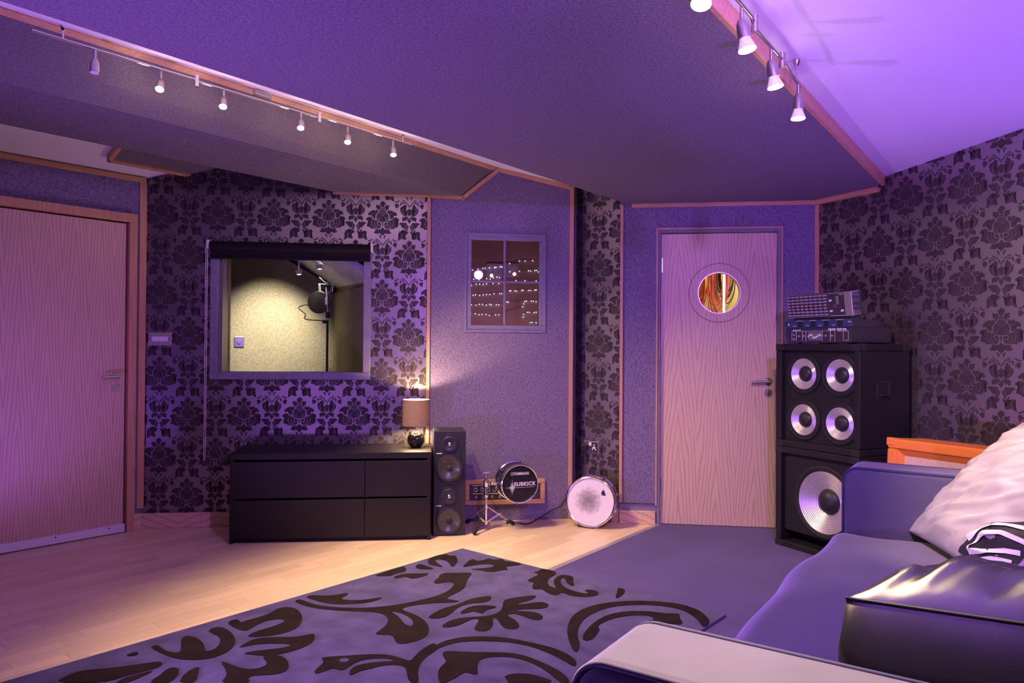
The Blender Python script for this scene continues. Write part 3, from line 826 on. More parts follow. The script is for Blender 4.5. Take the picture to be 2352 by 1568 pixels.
# ================================================================== track lights
def spot_head(parent, top, aim, lit, stem=0.045, bulb=False, e=0.0, size=R(75), blend=0.7, target=None, spill=0.0):
    """stem hangs from the rail at `top`; the bullet head then points along `aim`"""
    top = Vector(top); aim = Vector(aim).normalized()
    pivot = top - Vector((0, 0, stem))
    hd = MB().cyl(top, pivot, 0.0055, 12)
    start = pivot - aim * 0.012
    hd.lathe([(0.002, 0), (0.010, 0.003), (0.0155, 0.016), (0.0185, 0.036), (0.0188, 0.060), (0.0165, 0.060)], start, aim, 24, caps=True)
    h = hd.build('spot_head', 'satin_nickel', parent, smooth=True, auto=40)
    end = start + aim * 0.060
    if bulb:
        g = MB().lathe([(0.014, -0.004), (0.016, 0.004), (0.021, 0.018), (0.0255, 0.030), (0.0255, 0.034)], end, aim, 24, caps=False)
        g.build('bulb_reflector', 'bulb_glass', h, smooth=True)
        MB().lathe([(0.0235, 0.0), (0.0235, 0.002)], end + aim * 0.031, aim, 24).build('bulb', 'bulb_warm', h)
        lp = end + aim * 0.040
    else:
        MB().lathe([(0.0160, 0.0), (0.0160, 0.002)], end - aim * 0.001, aim, 24).build('bulb', 'bulb_warm' if lit else 'white_plastic', h)
        lp = end + aim * 0.006
    if lit and e:
        spot('spot_lamp', lp, lp + aim if target is None else target, e, WARM, size, blend, 0.018)
        if spill:      # dichroic bulbs leak some light backwards round the head
            l_ = bpy.data.lights.new('bulb_spill', 'POINT'); l_.energy = spill; l_.color = WARM; l_.shadow_soft_size = 0.02
            o_ = link(bpy.data.objects.new('bulb_spill', l_)); o_.location = lp + aim * 0.03
    return h

tl = thing('track_light', 'long satin nickel ceiling track with six bullet spotlights along the fabric soffit', 'track light')
TZ = 2.39
TP = [(-1.826, 2.778), (-1.42, 3.290), (-1.005, 3.803), (-0.600, 4.325)]
for i in range(3):
    a, b = TP[i], TP[i + 1]
    dz = (0.0, -0.006, 0.0)[i]
    MB().cyl((a[0], a[1], TZ + dz), (b[0], b[1], TZ + dz), 0.0055, 12).build('rail', 'chrome', tl, smooth=True, auto=40)
for (x, y) in TP[1:3]:
    MB().cyl((x, y, TZ + 0.022), (x, y, TZ - 0.030), 0.010, 16).build('rail_joint', 'chrome', tl, smooth=True, auto=40)
def on_track(t):
    a, b = Vector((*TP[0], TZ)), Vector((*TP[3], TZ))
    return a + (b - a) * t
for t in (0.055, 0.965):
    q = on_track(t)
    m = MB().cyl(q, (q.x, q.y, 2.438), 0.004, 10).lathe([(0.005, 0), (0.013, 0.018), (0.013, 0.026)], (q.x, q.y, 2.425), (0, 0, 1), 16)
    m.build('ceiling_mount', 'chrome', tl, smooth=True, auto=40)
fb = MB().box(-0.045, 0.045, -0.014, 0.014, 0, 0.028)
fbx = fb.build('transformer_box', 'brushed_steel', tl, bevel=0.004); fbx.location = (-1.232, 3.60, 2.418); fbx.rotation_euler = (0, 0, R(52))
heads = [((-1.685, 2.955), (0.05, -0.12, -1), False, None),
         ((-1.525, 3.175), (0.10, -0.42, -0.8), True, (-0.45, 3.00, 0)),
         ((-1.340, 3.395), (0.10, -0.38, -0.8), True, (-0.25, 3.45, 0)),
         ((-1.075, 3.715), (0.10, -0.36, -0.8), True, (0.05, 3.95, 0)),
         ((-0.895, 3.965), (0.10, -0.36, -0.8), True, (0.25, 4.35, 0)),
         ((-0.690, 4.215), (0.10, -0.32, -0.8), True, (0.55, 4.75, 0))]
for (x, y), aim, lit, tg in heads:
    spot_head(tl, (x, y, TZ - 0.004), aim, lit, e=E_TRACK, target=tg, size=R(80), blend=0.7, spill=0.9)

tr = thing('track_light', 'short zigzag nickel spotlight track on the white sloping ceiling', 'track light')
def zr2(x, y): return zr(x, y) - 0.085
RP = [(0.355, 1.700), (0.545, 1.945), (0.700, 2.165), (0.735, 2.240), (0.905, 2.480), (1.060, 2.725)]
for i in range(len(RP) - 1):
    a, b = RP[i], RP[i + 1]
    MB().cyl((*a, zr2(*a)), (*b, zr2(*b)), 0.0058, 12).build('rail', 'satin_nickel', tr, smooth=True, auto=40)
for q in (RP[1], (0.722, 2.205), RP[4]):
    zc = zr2(*q)
    MB().cyl((q[0], q[1], zc + 0.022), (q[0], q[1], zc - 0.028), 0.0105, 16).build('rail_joint', 'satin_nickel', tr, smooth=True, auto=40)
for q in ((1.035, 2.690), (0.40, 1.76)):
    zc = zr2(*q)
    m = MB().cyl((q[0], q[1], zc), (q[0], q[1], zr(*q)), 0.004, 10).lathe([(0.005, 0), (0.012, 0.014), (0.012, 0.024)], (q[0], q[1], zr(*q) - 0.024), (0, 0, 1), 16)
    m.build('ceiling_mount', 'satin_nickel', tr, smooth=True, auto=40)
for hi_n, ((x, y), aim, tg, sz_) in enumerate((((0.475, 1.850), (-0.15, -0.35, -1), (0.33, 1.20, 0.7), R(58)), ((0.650, 2.100), (0.18, -0.10, -1), (2.75, 3.35, 1.25), R(62)),
                        ((0.835, 2.385), (0.16, -0.05, -1), (1.80, 2.68, 0.66), R(38)), ((1.045, 2.700), (-0.02, -0.05, -1), (1.65, 4.35, 0.7), R(62)))):
    spot_head(tr, (x, y, zr2(x, y) - 0.003), aim, True, bulb=True, e=E_TRACK_R[hi_n], target=tg, size=sz_, blend=1.0, spill=0.9)

# unseen violet LED floods, added out of the frame to colour the room
def added_flood(label, loc, target, energy, color, size, stand=True):
    t_ = thing('added_flood', label, 'added light', (loc[0], loc[1], 0 if stand else loc[2]))
    d_ = (Vector(target) - Vector(loc)).normalized()
    z_ = loc[2] if stand else 0.0
    b_ = MB().lathe([(0.03, -0.12), (0.075, -0.10), (0.085, -0.02), (0.085, 0.0), (0.078, 0.0), (0.078, -0.006)], (0, 0, z_), d_, 28, caps=False)
    b_.lathe([(0.03, -0.12), (0.03, -0.119)], (0, 0, z_), d_, 28)
    bo = b_.build('housing', 'black_plastic', t_, smooth=True, auto=40)
    MB().lathe([(0.074, -0.008), (0.074, -0.006)], (0, 0, z_), d_, 28).build('lens', 'led_violet', bo)
    if stand:
        MB().box(-0.09, 0.09, -0.05, 0.05, 0, 0.012).box(-0.095, -0.088, -0.012, 0.012, 0.0, z_).box(0.088, 0.095, -0.012, 0.012, 0.0, z_).build('yoke', 'black_plastic', t_)
    else:
        MB().box(-0.095, 0.095, -0.012, 0.012, 0.095, 0.101).box(-0.095, -0.088, -0.012, 0.012, 0.0, 0.1).box(0.088, 0.095, -0.012, 0.012, 0.0, 0.1).build('yoke', 'black_plastic', t_)
    p_ = Vector(loc) + d_ * 0.01
    spot('added_flood_lamp', p_, p_ + d_, energy, color, size, 0.9, 0.055)
    return t_
added_flood('added unseen led flood lamp hung under the white ceiling above the sofa', (0.85, 0.75, 2.16), (0.35, 5.0, 0.9), E_LED_TOP, VIOLET, R(140), stand=False)
added_flood('added unseen led flood lamp on the carpet beside the far sofa end', (2.75, 2.05, 0.18), (2.2, 2.6, 2.4), E_LED_UP, PURPLE, R(110))
added_flood('added unseen led flood lamp on the laminate beside the plain oak door', (-2.45, 2.85, 0.14), (-2.95, 4.28, 0.95), E_LED_LEFT, (0.30, 0.10, 1.0), R(62))
added_flood('added unseen led flood lamp on the laminate in front of the rug', (-1.85, 1.95, 0.18), (0.15, 2.6, 2.2), E_LED_BACK, VIOLET, R(150))

# ================================================================== on the back wall
bl = thing('roller_blind', 'rolled-up black roller blind over the booth window with a beaded side chain', 'blind', (*LB, 0), A_BACK)
MB().cyl((0.437, -0.052, 1.862), (1.480, -0.052, 1.862), 0.031, 28).build('roll', 'blind_black', bl, smooth=True, auto=40)
MB().box(0.440, 1.478, -0.050, -0.044, 1.790, 1.862).build('fabric', 'blind_black', bl)
MB().box(0.440, 1.478, -0.054, -0.040, 1.778, 1.795).build('bottom_bar', 'blind_black', bl, bevel=0.003)
for x0, x1 in ((0.414, 0.437), (1.480, 1.496)):
    MB().box(x0, x1, -0.070, 0.0, 1.842, 1.902).build('bracket', 'white_plastic', bl, bevel=0.006)
ch = MB()
for xo, zend in ((0.411, 0.46), (0.421, 0.46)):
    z = 1.845
    while z > zend:
        ch.lathe([(0.0006, -0.0062), (0.0026, -0.003), (0.0026, 0.003), (0.0006, 0.0062)], (xo, -0.055, z), (0, 0, 1), 6, caps=False)
        z -= 0.0125
ch.tube([(0.411, -0.055, 0.46), (0.413, -0.055, 0.452), (0.416, -0.055, 0.449), (0.419, -0.055, 0.452), (0.421, -0.055, 0.46)], 0.0022, 6)
ch.build('bead_chain', 'white_plastic', bl)

sw = thing('light_switch', 'brushed steel plate with three white rockers on the damask wall', 'switch', (*pt(LB, A_BACK, 0.110), 1.245), A_BACK)
MB().box(-0.073, 0.073, -0.006, 0, -0.043, 0.043).build('plate', 'plate_brass', sw, bevel=0.002)
MB().box(-0.050, 0.050, -0.009, -0.006, -0.016, 0.016).build('rocker_surround', 'white_plastic', sw, bevel=0.001)
for x in (-0.033, 0, 0.033):
    MB().lathe([(0.0125, 0), (0.0125, 0.003), (0.010, 0.004)], (x, -0.009, 0), (0, -1, 0), 20).build('rocker', 'white_plastic', sw)
for x in (-0.064, 0.064): MB().lathe([(0.004, 0), (0.004, 0.0015)], (x, -0.006, 0), (0, -1, 0), 10).build('screw', 'satin_nickel', sw)

# ================================================================== drawers with lamp
CB = (-1.706, 4.478); A_CAB = R(6.6)
cb = thing('chest_of_drawers', 'low dark espresso chest of four drawers under the booth window', 'chest of drawers', (*CB, 0), A_CAB)
CW, CD, CH = 1.212, 0.425, 0.548
MB().box(-0.004, CW + 0.004, -0.004, CD, CH - 0.038, CH).build('top', 'espresso', cb, bevel=0.002)
for x in (0, CW - 0.022): MB().box(x, x + 0.022, 0, CD, 0, CH - 0.038).build('side_panel', 'espresso', cb, bevel=0.001)
MB().box(0.022, CW - 0.022, CD - 0.01, CD, 0.02, CH - 0.038).box(0.80, 0.812, 0.025, CD, 0.02, CH - 0.05).build('carcass', 'espresso', cb)
MB().box(0.022, CW - 0.022, 0.03, 0.045, 0.0, 0.03).build('plinth', 'espresso', cb)
for x0, x1 in ((0.004, 0.805), (0.808, CW - 0.004)):
    for z0, z1 in ((0.028, 0.262), (0.274, 0.496)):
        MB().box(x0 if x0 > 0.5 else x0 + 0.0, x1, 0.002 - 0.004, 0.020, z0, z1).build('drawer_front', 'espresso', cb, bevel=0.0015)

LP = (-0.624, 4.830)
la = thing('table_lamp', 'small lit table lamp with brown linen drum shade and glossy ball base on the drawers', 'lamp', (*LP, CH))
MB().lathe([(0.0, 0.0), (0.030, 0.0), (0.034, 0.003), (0.050, 0.022), (0.0565, 0.045), (0.056, 0.062), (0.046, 0.086), (0.030, 0.100), (0.014, 0.107), (0.009, 0.110)], (0, 0, 0), (0, 0, 1), 40, caps=False).build('base', 'ceramic_black', la, smooth=True)
MB().cyl((0, 0, 0.106), (0, 0, 0.165), 0.0075, 14).build('stem', 'chrome', la, smooth=True, auto=40)
MB().lathe([(0.0885, 0.142), (0.0875, 0.312), (0.0855, 0.312), (0.0865, 0.142), (0.0885, 0.142)], (0, 0, 0), (0, 0, 1), 56, caps=False).build('lamp_shade', 'linen_shade', la, smooth=True, auto=50)
m = MB()
for k in range(3):
    a = 2 * math.pi * k / 3
    m.tube([(0.008 * math.cos(a), 0.008 * math.sin(a), 0.166), (0.086 * math.cos(a), 0.086 * math.sin(a), 0.150)], 0.0018, 6)
m.build('shade_carrier', 'chrome', la)
MB().sphere((0, 0, 0.225), 0.024, 16, 10, 1.25).build('bulb', 'bulb_warm', la, smooth=True)
l = bpy.data.lights.new('table_lamp_light', 'POINT'); l.energy = E_LAMP; l.color = WARM; l.shadow_soft_size = 0.012
for zz_ in (0.272, 0.178):
    lo = link(bpy.data.objects.new('table_lamp_light', l)); lo.location = (LP[0], LP[1], CH + zz_)
cab = MB().tube([(0.04, 0.03, 0.004), (0.075, 0.02, 0.006), (0.10, 0.03, 0.005), (0.104, 0.08, 0.004)], 0.0025, 6)
cab.build('power_cord', 'cable_black', la)

# ================================================================== studio monitors
def monitor(label, z):
    mo = thing('studio_monitor', label, 'speaker', (-0.494, 4.708, z), R(8.0), 'stacked studio monitors')
    W_, H_, D_ = 0.205, 0.333, 0.250
    MB().box(0, W_, 0, D_, 0.0, H_ - 0.001).build('cabinet', 'monitor_black', mo, bevel=0.003)
    cx_ = 0.101
    # waveguide plate: tall rounded panel round both drivers
    pr = []
    for k in range(40):
        a = 2 * math.pi * k / 40
        pr.append((cx_ + (0.075 + 0.012 * max(0, -math.sin(a))) * math.cos(a) , 0.168 + 0.150 * math.sin(a)))
    MB().prism(pr, -0.006, 0.001, 'y').build('baffle', 'monitor_black', mo, bevel=0.003)
    tz, wz = 0.250, 0.097
    MB().lathe([(0.052, 0.005), (0.050, 0.012), (0.046, 0.014), (0.034, 0.011), (0.018, 0.0075)], (cx_, 0, tz), (0, -1, 0), 36, caps=False).build('tweeter_horn', 'monitor_black', mo, smooth=True)
    MB().lathe([(0.0145, 0.006), (0.012, 0.0115), (0.006, 0.0145), (0.0005, 0.0155)], (cx_, 0.0, tz), (0, -1, 0), 24, caps=False).build('tweeter_dome', 'satin_nickel', mo, smooth=True)
    MB().lathe([(0.086, 0.004), (0.086, 0.016), (0.078, 0.0185), (0.074, 0.016)], (cx_, 0, wz), (0, -1, 0), 48, caps=False).build('woofer_ring', 'rubber', mo, smooth=True, auto=40)
    wf = MB().lathe([(0.074, 0.016), (0.068, 0.0195), (0.062, 0.0155), (0.020, 0.0070)], (cx_, 0, wz), (0, -1, 0), 48, caps=False).build('woofer_cone', 'dark_cone', mo, smooth=True)
    MB().lathe([(0.021, 0.0070), (0.015, 0.012), (0.006, 0.0145), (0.0005, 0.015)], (cx_, 0, wz), (0, -1, 0), 28, caps=False).build('dust_cap', 'rubber', wf, smooth=True)
    MB().box(0.018, 0.050, -0.0072, -0.005, 0.190, 0.196).build('badge', 'print_white', mo)
    MB().lathe([(0.006, 0), (0.006, 0.004)], (0.158, -0.004, 0.196), (0, -1, 0), 14).build('power_button', 'rubber', mo)
    return mo
monitor('black two-way studio monitor standing on the laminate floor beside the drawers', 0.0)
monitor('black two-way studio monitor stacked on top of its twin beside the drawers', 0.333)

# ================================================================== wall panel, sub kick, snare
wp = thing('patch_panel', 'black jack panel in a pale pine surround low on the fabric bay', 'wall panel', (*pt(BAY, A_BAY, 0.262, -0.016), 0), A_BAY)
frame_ring(0.0, 0.562, 0.115, 0.290, 0.032, -0.020, 0.0).build('wood_surround', 'pine_trim_flat', wp, bevel=0.004)
MB().box(0.030, 0.532, -0.010, 0.0, 0.145, 0.260).build('plate', 'rack_dark', wp)
MB().box(0.055, 0.50, -0.0112, -0.010, 0.246, 0.251).box(0.055, 0.50, -0.0112, -0.010, 0.190, 0.195).build('printed_lines', 'print_white', wp)
for k in range(10):
    x = 0.075 + k * 0.044
    j = MB().lathe([(0.0145, 0), (0.0145, 0.005), (0.010, 0.006), (0.009, 0.002)], (x, -0.010, 0.220), (0, -1, 0), 20, caps=False).build('jack_socket', 'satin_nickel', wp)
for k in range(8):
    x = 0.080 + k * 0.055
    MB().box(x - 0.008, x + 0.008, -0.0118, -0.010, 0.160, 0.180).build('socket_label', 'knob_grey', wp)

def drum(parent, r, depth, shell_mat, head_mat, lugs, hoop='chrome', front_flip=False):
    """drum along local y: front head at y=0, shell to +depth"""
    MB().lathe([(r * 0.985, 0.008), (r * 0.985, depth - 0.008)], (0, 0, 0), (0, 1, 0), 56, caps=False).build('shell', shell_mat, parent, smooth=True)
    MB().lathe([(0.0005, 0.004), (r * 0.965, 0.004), (r * 0.97, 0.008)], (0, 0, 0), (0, 1, 0), 56, caps=False).build('drum_head', head_mat, parent)
    MB().lathe([(0.0005, depth - 0.004), (r * 0.965, depth - 0.004)], (0, 0, 0), (0, 1, 0), 56, caps=False).build('drum_head', head_mat, parent)
    for y0, s_ in ((0.0, 1), (depth, -1)):
        MB().lathe([(r * 0.965, 0.005 * s_), (r * 0.965, -0.004 * s_), (r * 0.995, -0.006 * s_), (r * 1.03, -0.003 * s_), (r * 1.02, 0.006 * s_), (r * 1.045, 0.016 * s_), (r * 1.0, 0.018 * s_)], (0, y0, 0), (0, 1, 0), 64, caps=False).build('hoop', hoop, parent, smooth=True, auto=50)
    for k in range(lugs):
        a = 2 * math.pi * (k + 0.35) / lugs
        ca, sa = math.cos(a), math.sin(a)
        p = lambda rr, y: (rr * ca, y, rr * sa)
        g = MB().tube([p(r * 1.06, 0.002), p(r * 1.06, depth - 0.002)], 0.0030, 8)
        g.tube([p(r * 1.06, depth * 0.36), p(r * 1.06, depth * 0.64)], 0.0085, 10)
        g.cyl(p(r * 0.98, depth * 0.5), p(r * 1.06, depth * 0.5), 0.006, 8)
        g.cyl(p(r * 1.06, -0.006), p(r * 1.06, 0.004), 0.006, 8).cyl(p(r * 1.06, depth - 0.004), p(r * 1.06, depth + 0.006), 0.006, 8)
        g.build('lug', hoop, parent, smooth=True, auto=40)

SK = (0.058, 4.850, 0.310)
sk = thing('sub_kick_drum', 'small shell-mounted low frequency microphone drum with black printed head', 'drum', SK, R(18))
drum(sk, 0.124, 0.145, 'black_plastic', 'black_head', 6)
text_mesh('brand_lettering', 'YAMAHA', 0.026, 'print_white', sk, (0.012, 0.0028, 0.066), (R(90), 0, 0), bold=0.0006)
m = MB().lathe([(0.0105, 0), (0.0105, 0.0006), (0.009, 0.0006), (0.009, 0)], (-0.052, 0.0032, 0.066), (0, -1, 0), 24, caps=False)
for k in range(3):
    a = R(90 + 120 * k); m.tube([(-0.052, 0.003, 0.066), (-0.052 + 0.008 * math.cos(a), 0.003, 0.066 + 0.008 * math.sin(a))], 0.001, 5)
m.build('brand_emblem', 'print_white', sk)
text_mesh('model_lettering', 'SUBKICK', 0.034, 'print_white', sk, (0.036, 0.0028, -0.003), (R(90), 0, 0), bold=0.0010, spacing=1.12)
wv = MB()
for x, h in ((-0.070, 0.005), (-0.064, 0.014), (-0.058, 0.034), (-0.052, 0.055), (-0.046, 0.040), (-0.040, 0.026), (-0.035, 0.008)):
    wv.add([(x - 0.0022, 0.0034, -0.024), (x, 0.0034, -0.024 - h), (x + 0.0022, 0.0034, -0.024), (x, 0.0034, -0.024 + h)], [(0, 1, 2, 3)])
wv.add([(-0.095, 0.0034, -0.0247), (0.102, 0.0034, -0.0247), (0.102, 0.0034, -0.0230), (-0.095, 0.0034, -0.0230)], [(0, 1, 2, 3)])
wv.build('waveform_mark', 'print_white', sk)

ST = Vector((-0.165, 4.885, 0))
st = thing('drum_stand', 'chrome folding tripod stand holding the sub kick drum', 'stand', ST)
MB().cyl((0, 0, 0.035), (0, 0, 0.275), 0.0105, 16).cyl((0, 0, 0.225), (0, 0, 0.345), 0.0085, 16).build('column', 'chrome', st, smooth=True, auto=40)
MB().lathe([(0.014, 0.215), (0.017, 0.222), (0.017, 0.240), (0.012, 0.248)], (0, 0, 0), (0, 0, 1), 18).build('height_collar', 'chrome', st, smooth=True, auto=40)
MB().lathe([(0.016, 0.285), (0.020, 0.290), (0.020, 0.322), (0.014, 0.328)], (0, 0, 0), (0, 0, 1), 18).box(-0.030, -0.012, -0.012, 0.012, 0.292, 0.318).build('clamp', 'chrome', st, smooth=True, auto=40)
MB().lathe([(0.006, 0.345), (0.009, 0.350), (0.007, 0.366), (0.004, 0.372)], (0, 0, 0), (0, 0, 1), 14).build('tilter', 'chrome', st, smooth=True)
MB().box(-0.022, 0.022, -0.004, 0.004, 0.370, 0.380).build('wing_nut', 'satin_nickel', st, bevel=0.003)
MB().tube([(0.012, 0, 0.305), (0.05, -0.004, 0.306), (0.10, 0.0, 0.308)], [0.008, 0.010, 0.012], 12).build('mounting_arm', 'chrome', st, smooth=True)
feet = [(-0.068, -0.161), (0.186, 0.112), (-0.135, 0.150)]
for fx, fy in feet:
    L_ = math.hypot(fx, fy); ux, uy = fx / L_, fy / L_
    f = lambda d, z: (ux * d, uy * d, z)
    lg = MB()
    for s_ in (-0.005, 0.005):
        o_ = lambda p: (p[0] - uy * s_, p[1] + ux * s_, p[2])
        lg.tube([o_(f(0.012, 0.150)), o_(f(L_ - 0.03, 0.030))], 0.0032, 6).tube([o_(f(0.012, 0.052)), o_(f(L_ * 0.52, 0.098))], 0.0030, 6)
    g = lg.build('leg', 'chrome', st)
    MB().tube([f(L_ - 0.055, 0.042), f(L_ - 0.02, 0.026), f(L_, 0.014)], [0.008, 0.013, 0.013], 12).build('rubber_foot', 'rubber', g, smooth=True)
MB().lathe([(0.015, 0.040), (0.015, 0.062)], (0, 0, 0), (0, 0, 1), 18).build('leg_hub', 'chrome', st, smooth=True, auto=40)
MB().lathe([(0.015, 0.142), (0.015, 0.162)], (0, 0, 0), (0, 0, 1), 18).build('leg_hub', 'chrome', st, smooth=True, auto=40)

SN = (0.530, 4.945, 0.1755)
sn = thing('snare_drum', 'snare drum on its side with worn white head and chrome hoops', 'drum', SN, rot=(R(-4), 0, R(-17)))
drum(sn, 0.163, 0.135, 'pine_trim_flat', 'drum_skin', 8)
m = MB()
for (a, b, c) in (((0.072, 0.056), (0.094, 0.052), (0.082, 0.086)), ((0.080, 0.054), (0.106, 0.050), (0.092, 0.076)), ((0.070, 0.048), (0.108, 0.046), (0.090, 0.056)), ((0.086, 0.060), (0.100, 0.066), (0.088, 0.090))):
    m.add([(a[0], 0.0032, a[1]), (b[0], 0.0032, b[1]), (c[0], 0.0032, c[1])], [(0, 1, 2)])
m.build('head_emblem', 'print_black', sn)

cb2 = thing('cable', 'black cable trailing from the jack panel along the bay to the snare drum', 'cable', (0.0, 5.04, 0.0))
def smooth_path(pts, n=6):
    out = []
    P = [Vector(p) for p in pts]
    for i in range(len(P) - 1):
        p0 = P[max(i - 1, 0)]; p1 = P[i]; p2 = P[i + 1]; p3 = P[min(i + 2, len(P) - 1)]
        for k in range(n):
            t_ = k / n
            out.append(0.5 * ((2 * p1) + (p2 - p0) * t_ + (2 * p0 - 5 * p1 + 4 * p2 - p3) * t_ * t_ + (3 * p1 - p0 - 3 * p2 + p3) * t_ ** 3))
    out.append(P[-1]); return out
MB().tube(smooth_path([(0.06, 0.0, 0.006), (0.12, -0.02, 0.010), (0.20, 0.03, 0.040), (0.28, 0.05, 0.085), (0.34, 0.04, 0.115), (0.37, 0.02, 0.165)]), 0.0045, 8).build('lead', 'cable_black', cb2, smooth=True)
MB().tube([(0.058, 0.0, 0.006), (0.005, 0.008, 0.007), (-0.03, 0.012, 0.006)], 0.0075, 8).build('connector', 'satin_nickel', cb2, smooth=True)

so = thing('wall_socket', 'brushed steel double socket with one plug in the papered recess', 'socket', (*pt(REC, A_REC, 0.205), 0.502), A_REC)
MB().box(-0.070, 0.070, -0.008, 0, -0.041, 0.041).build('plate', 'brushed_steel', so, bevel=0.002)
MB().box(-0.006, 0.058, -0.009, -0.008, -0.034, 0.034).build('socket_insert', 'rack_dark', so)
m = MB().box(0.026, 0.034, -0.0100, -0.009, 0.006, 0.022).box(0.012, 0.022, -0.0100, -0.009, -0.020, -0.012).box(0.038, 0.048, -0.0100, -0.009, -0.020, -0.012).box(0.018, 0.042, -0.0096, -0.009, -0.010, 0.002)
m.build('pin_holes', 'print_white', so)
MB().box(-0.012, 0.010, -0.012, -0.008, 0.008, 0.034).build('rocker', 'white_plastic', so, bevel=0.002)
pg = MB().box(-0.062, -0.014, -0.044, -0.008, -0.026, 0.022).build('plug', 'black_plastic', so, bevel=0.008)
MB().tube(smooth_path([(-0.038, -0.030, -0.026), (-0.040, -0.034, -0.10), (-0.060, -0.03, -0.22), (-0.055, -0.028, -0.33), (-0.03, -0.04, -0.46)]), 0.0032, 8).build('flex', 'cable_black', pg, smooth=True)

# ================================================================== bass stack and rack gear
SP = (1.638, 4.566); A_SP = R(-62.6)
def corner_caps(parent, W_, D_, z0, z1, sz=0.055):
    for x0 in (0, W_):
        for y0 in (0, D_):
            for zc in (z0, z1):
                sx_ = 1 if x0 == 0 else -1; sy_ = 1 if y0 == 0 else -1; sz_ = 1 if zc == z0 else -1
                e = 0.0025
                m = MB()
                xs = sorted((x0 - sx_ * e, x0 + sx_ * sz)); ys = sorted((y0 - sy_ * e, y0 + sy_ * sz)); zs = sorted((zc - sz_ * 0.0, zc + sz_ * sz * 0.7))
                xt = sorted((x0 - sx_ * e, x0 + sx_ * 0.004)); yt = sorted((y0 - sy_ * e, y0 + sy_ * 0.004)); zt = sorted((zc - sz_ * 0.0, zc + sz_ * 0.004))
                m.box(xs[0], xs[1], yt[0], yt[1], zs[0], zs[1]).box(xt[0], xt[1], ys[0], ys[1], zs[0], zs[1])
                m.build('corner_cap', 'black_plastic', parent, bevel=0.002)
def cab_shell(parent, W_, D_, H_, b=0.040, rec=0.035):
    m = MB()
    m.box(0, W_, 0, D_, 0, b).box(0, W_, 0, D_, H_ - b, H_).box(0, b, 0, D_, b, H_ - b).box(W_ - b, W_, 0, D_, b, H_ - b).box(b, W_ - b, D_ - 0.02, D_, b, H_ - b)
    m.build('shell', 'tolex', parent, bevel=0.006)
def cone_driver(parent, x, z, y, r_out, r_cone, r_cap, rings):
    MB().lathe([(r_out, 0.0), (r_out, 0.008), (r_out * 0.94, 0.012), (r_out * 0.90, 0.009), (r_cone * 1.04, 0.011), (r_cone, 0.004)], (x, y, z), (0, -1, 0), 56, caps=False).build('basket', 'rubber', parent, smooth=True, auto=35)
    prof = []
    dpt = (r_cone - r_cap) * 0.42
    n = rings * 4
    for i in range(n + 1):
        t_ = i / n
        prof.append((r_cone + (r_cap - r_cone) * t_, 0.006 - dpt * t_ + 0.0019 * math.sin(t_ * rings * 2 * math.pi)))
    cn = MB().lathe(prof, (x, y, z), (0, -1, 0), 64, caps=False).build('cone', 'alu_cone', parent, smooth=True)
    hb = 0.006 - dpt
    MB().lathe([(r_cap * 1.02, hb - 0.001), (r_cap * 0.92, hb + r_cap * 0.22), (r_cap * 0.6, hb + r_cap * 0.42), (r_cap * 0.25, hb + r_cap * 0.5), (0.0005, hb + r_cap * 0.51)], (x, y, z), (0, -1, 0), 40, caps=False).build('dust_cap', 'black_plastic', cn, smooth=True)
W_, D_ = 0.590, 0.425
c15 = thing('bass_cabinet', 'black bass cabinet with one large aluminium cone standing on the carpet', 'speaker', (*SP, 0), A_SP)
cab_shell(c15, W_, D_, 0.612)
leaf_with_hole(0.040, W_ - 0.040, 0.105, 0.572, 0.335, 0.318, 0.186, 0.030, 0.050, 56).build('baffle', 'tolex', c15)
MB().box(0.040, W_ - 0.040, 0.18, 0.19, 0.040, 0.105).build('port_slot', 'rubber', c15)
cone_driver(c15, 0.335, 0.318, 0.030, 0.212, 0.180, 0.072, 12)
for x, z in ((0.075, 0.13), (0.075, 0.54), (0.275, 0.548), (0.515, 0.13), (0.515, 0.54)): MB().lathe([(0.004, 0), (0.003, 0.003)], (x, 0.030, z), (0, -1, 0), 10).build('screw', 'satin_nickel', c15)
corner_caps(c15, W_, D_, 0.001, 0.611)
c41 = thing('bass_cabinet', 'black bass cabinet with four aluminium cones on top of the single-cone cabinet', 'speaker', (*SP, 0.613), A_SP)
cab_shell(c41, W_, D_, 0.625)
bf = MB()
for x0, x1, xc in ((0.040, 0.313, 0.186), (0.313, W_ - 0.040, 0.440)):
    for z0, z1, zc in ((0.040, 0.309, 0.172), (0.309, 0.585, 0.446)):
        q_ = leaf_with_hole(x0, x1, z0, z1, xc, zc, 0.097, 0.030, 0.050, 48); bf.add(q_.v, q_.f)
bf.build('baffle', 'tolex', c41)
for x in (0.186, 0.440):
    for z in (0.172, 0.446): cone_driver(c41, x, z, 0.030, 0.122, 0.092, 0.046, 9)
for x in (0.085, 0.545):
    MB().lathe([(0.034, 0.001), (0.030, 0.003), (0.026, -0.02), (0.022, -0.022), (0.0005, -0.022)], (x, 0.030, 0.310), (0, -1, 0), 28, caps=False).build('port_tube', 'rubber', c41, smooth=True, auto=40)
corner_caps(c41, W_, D_, 0.001, 0.624)
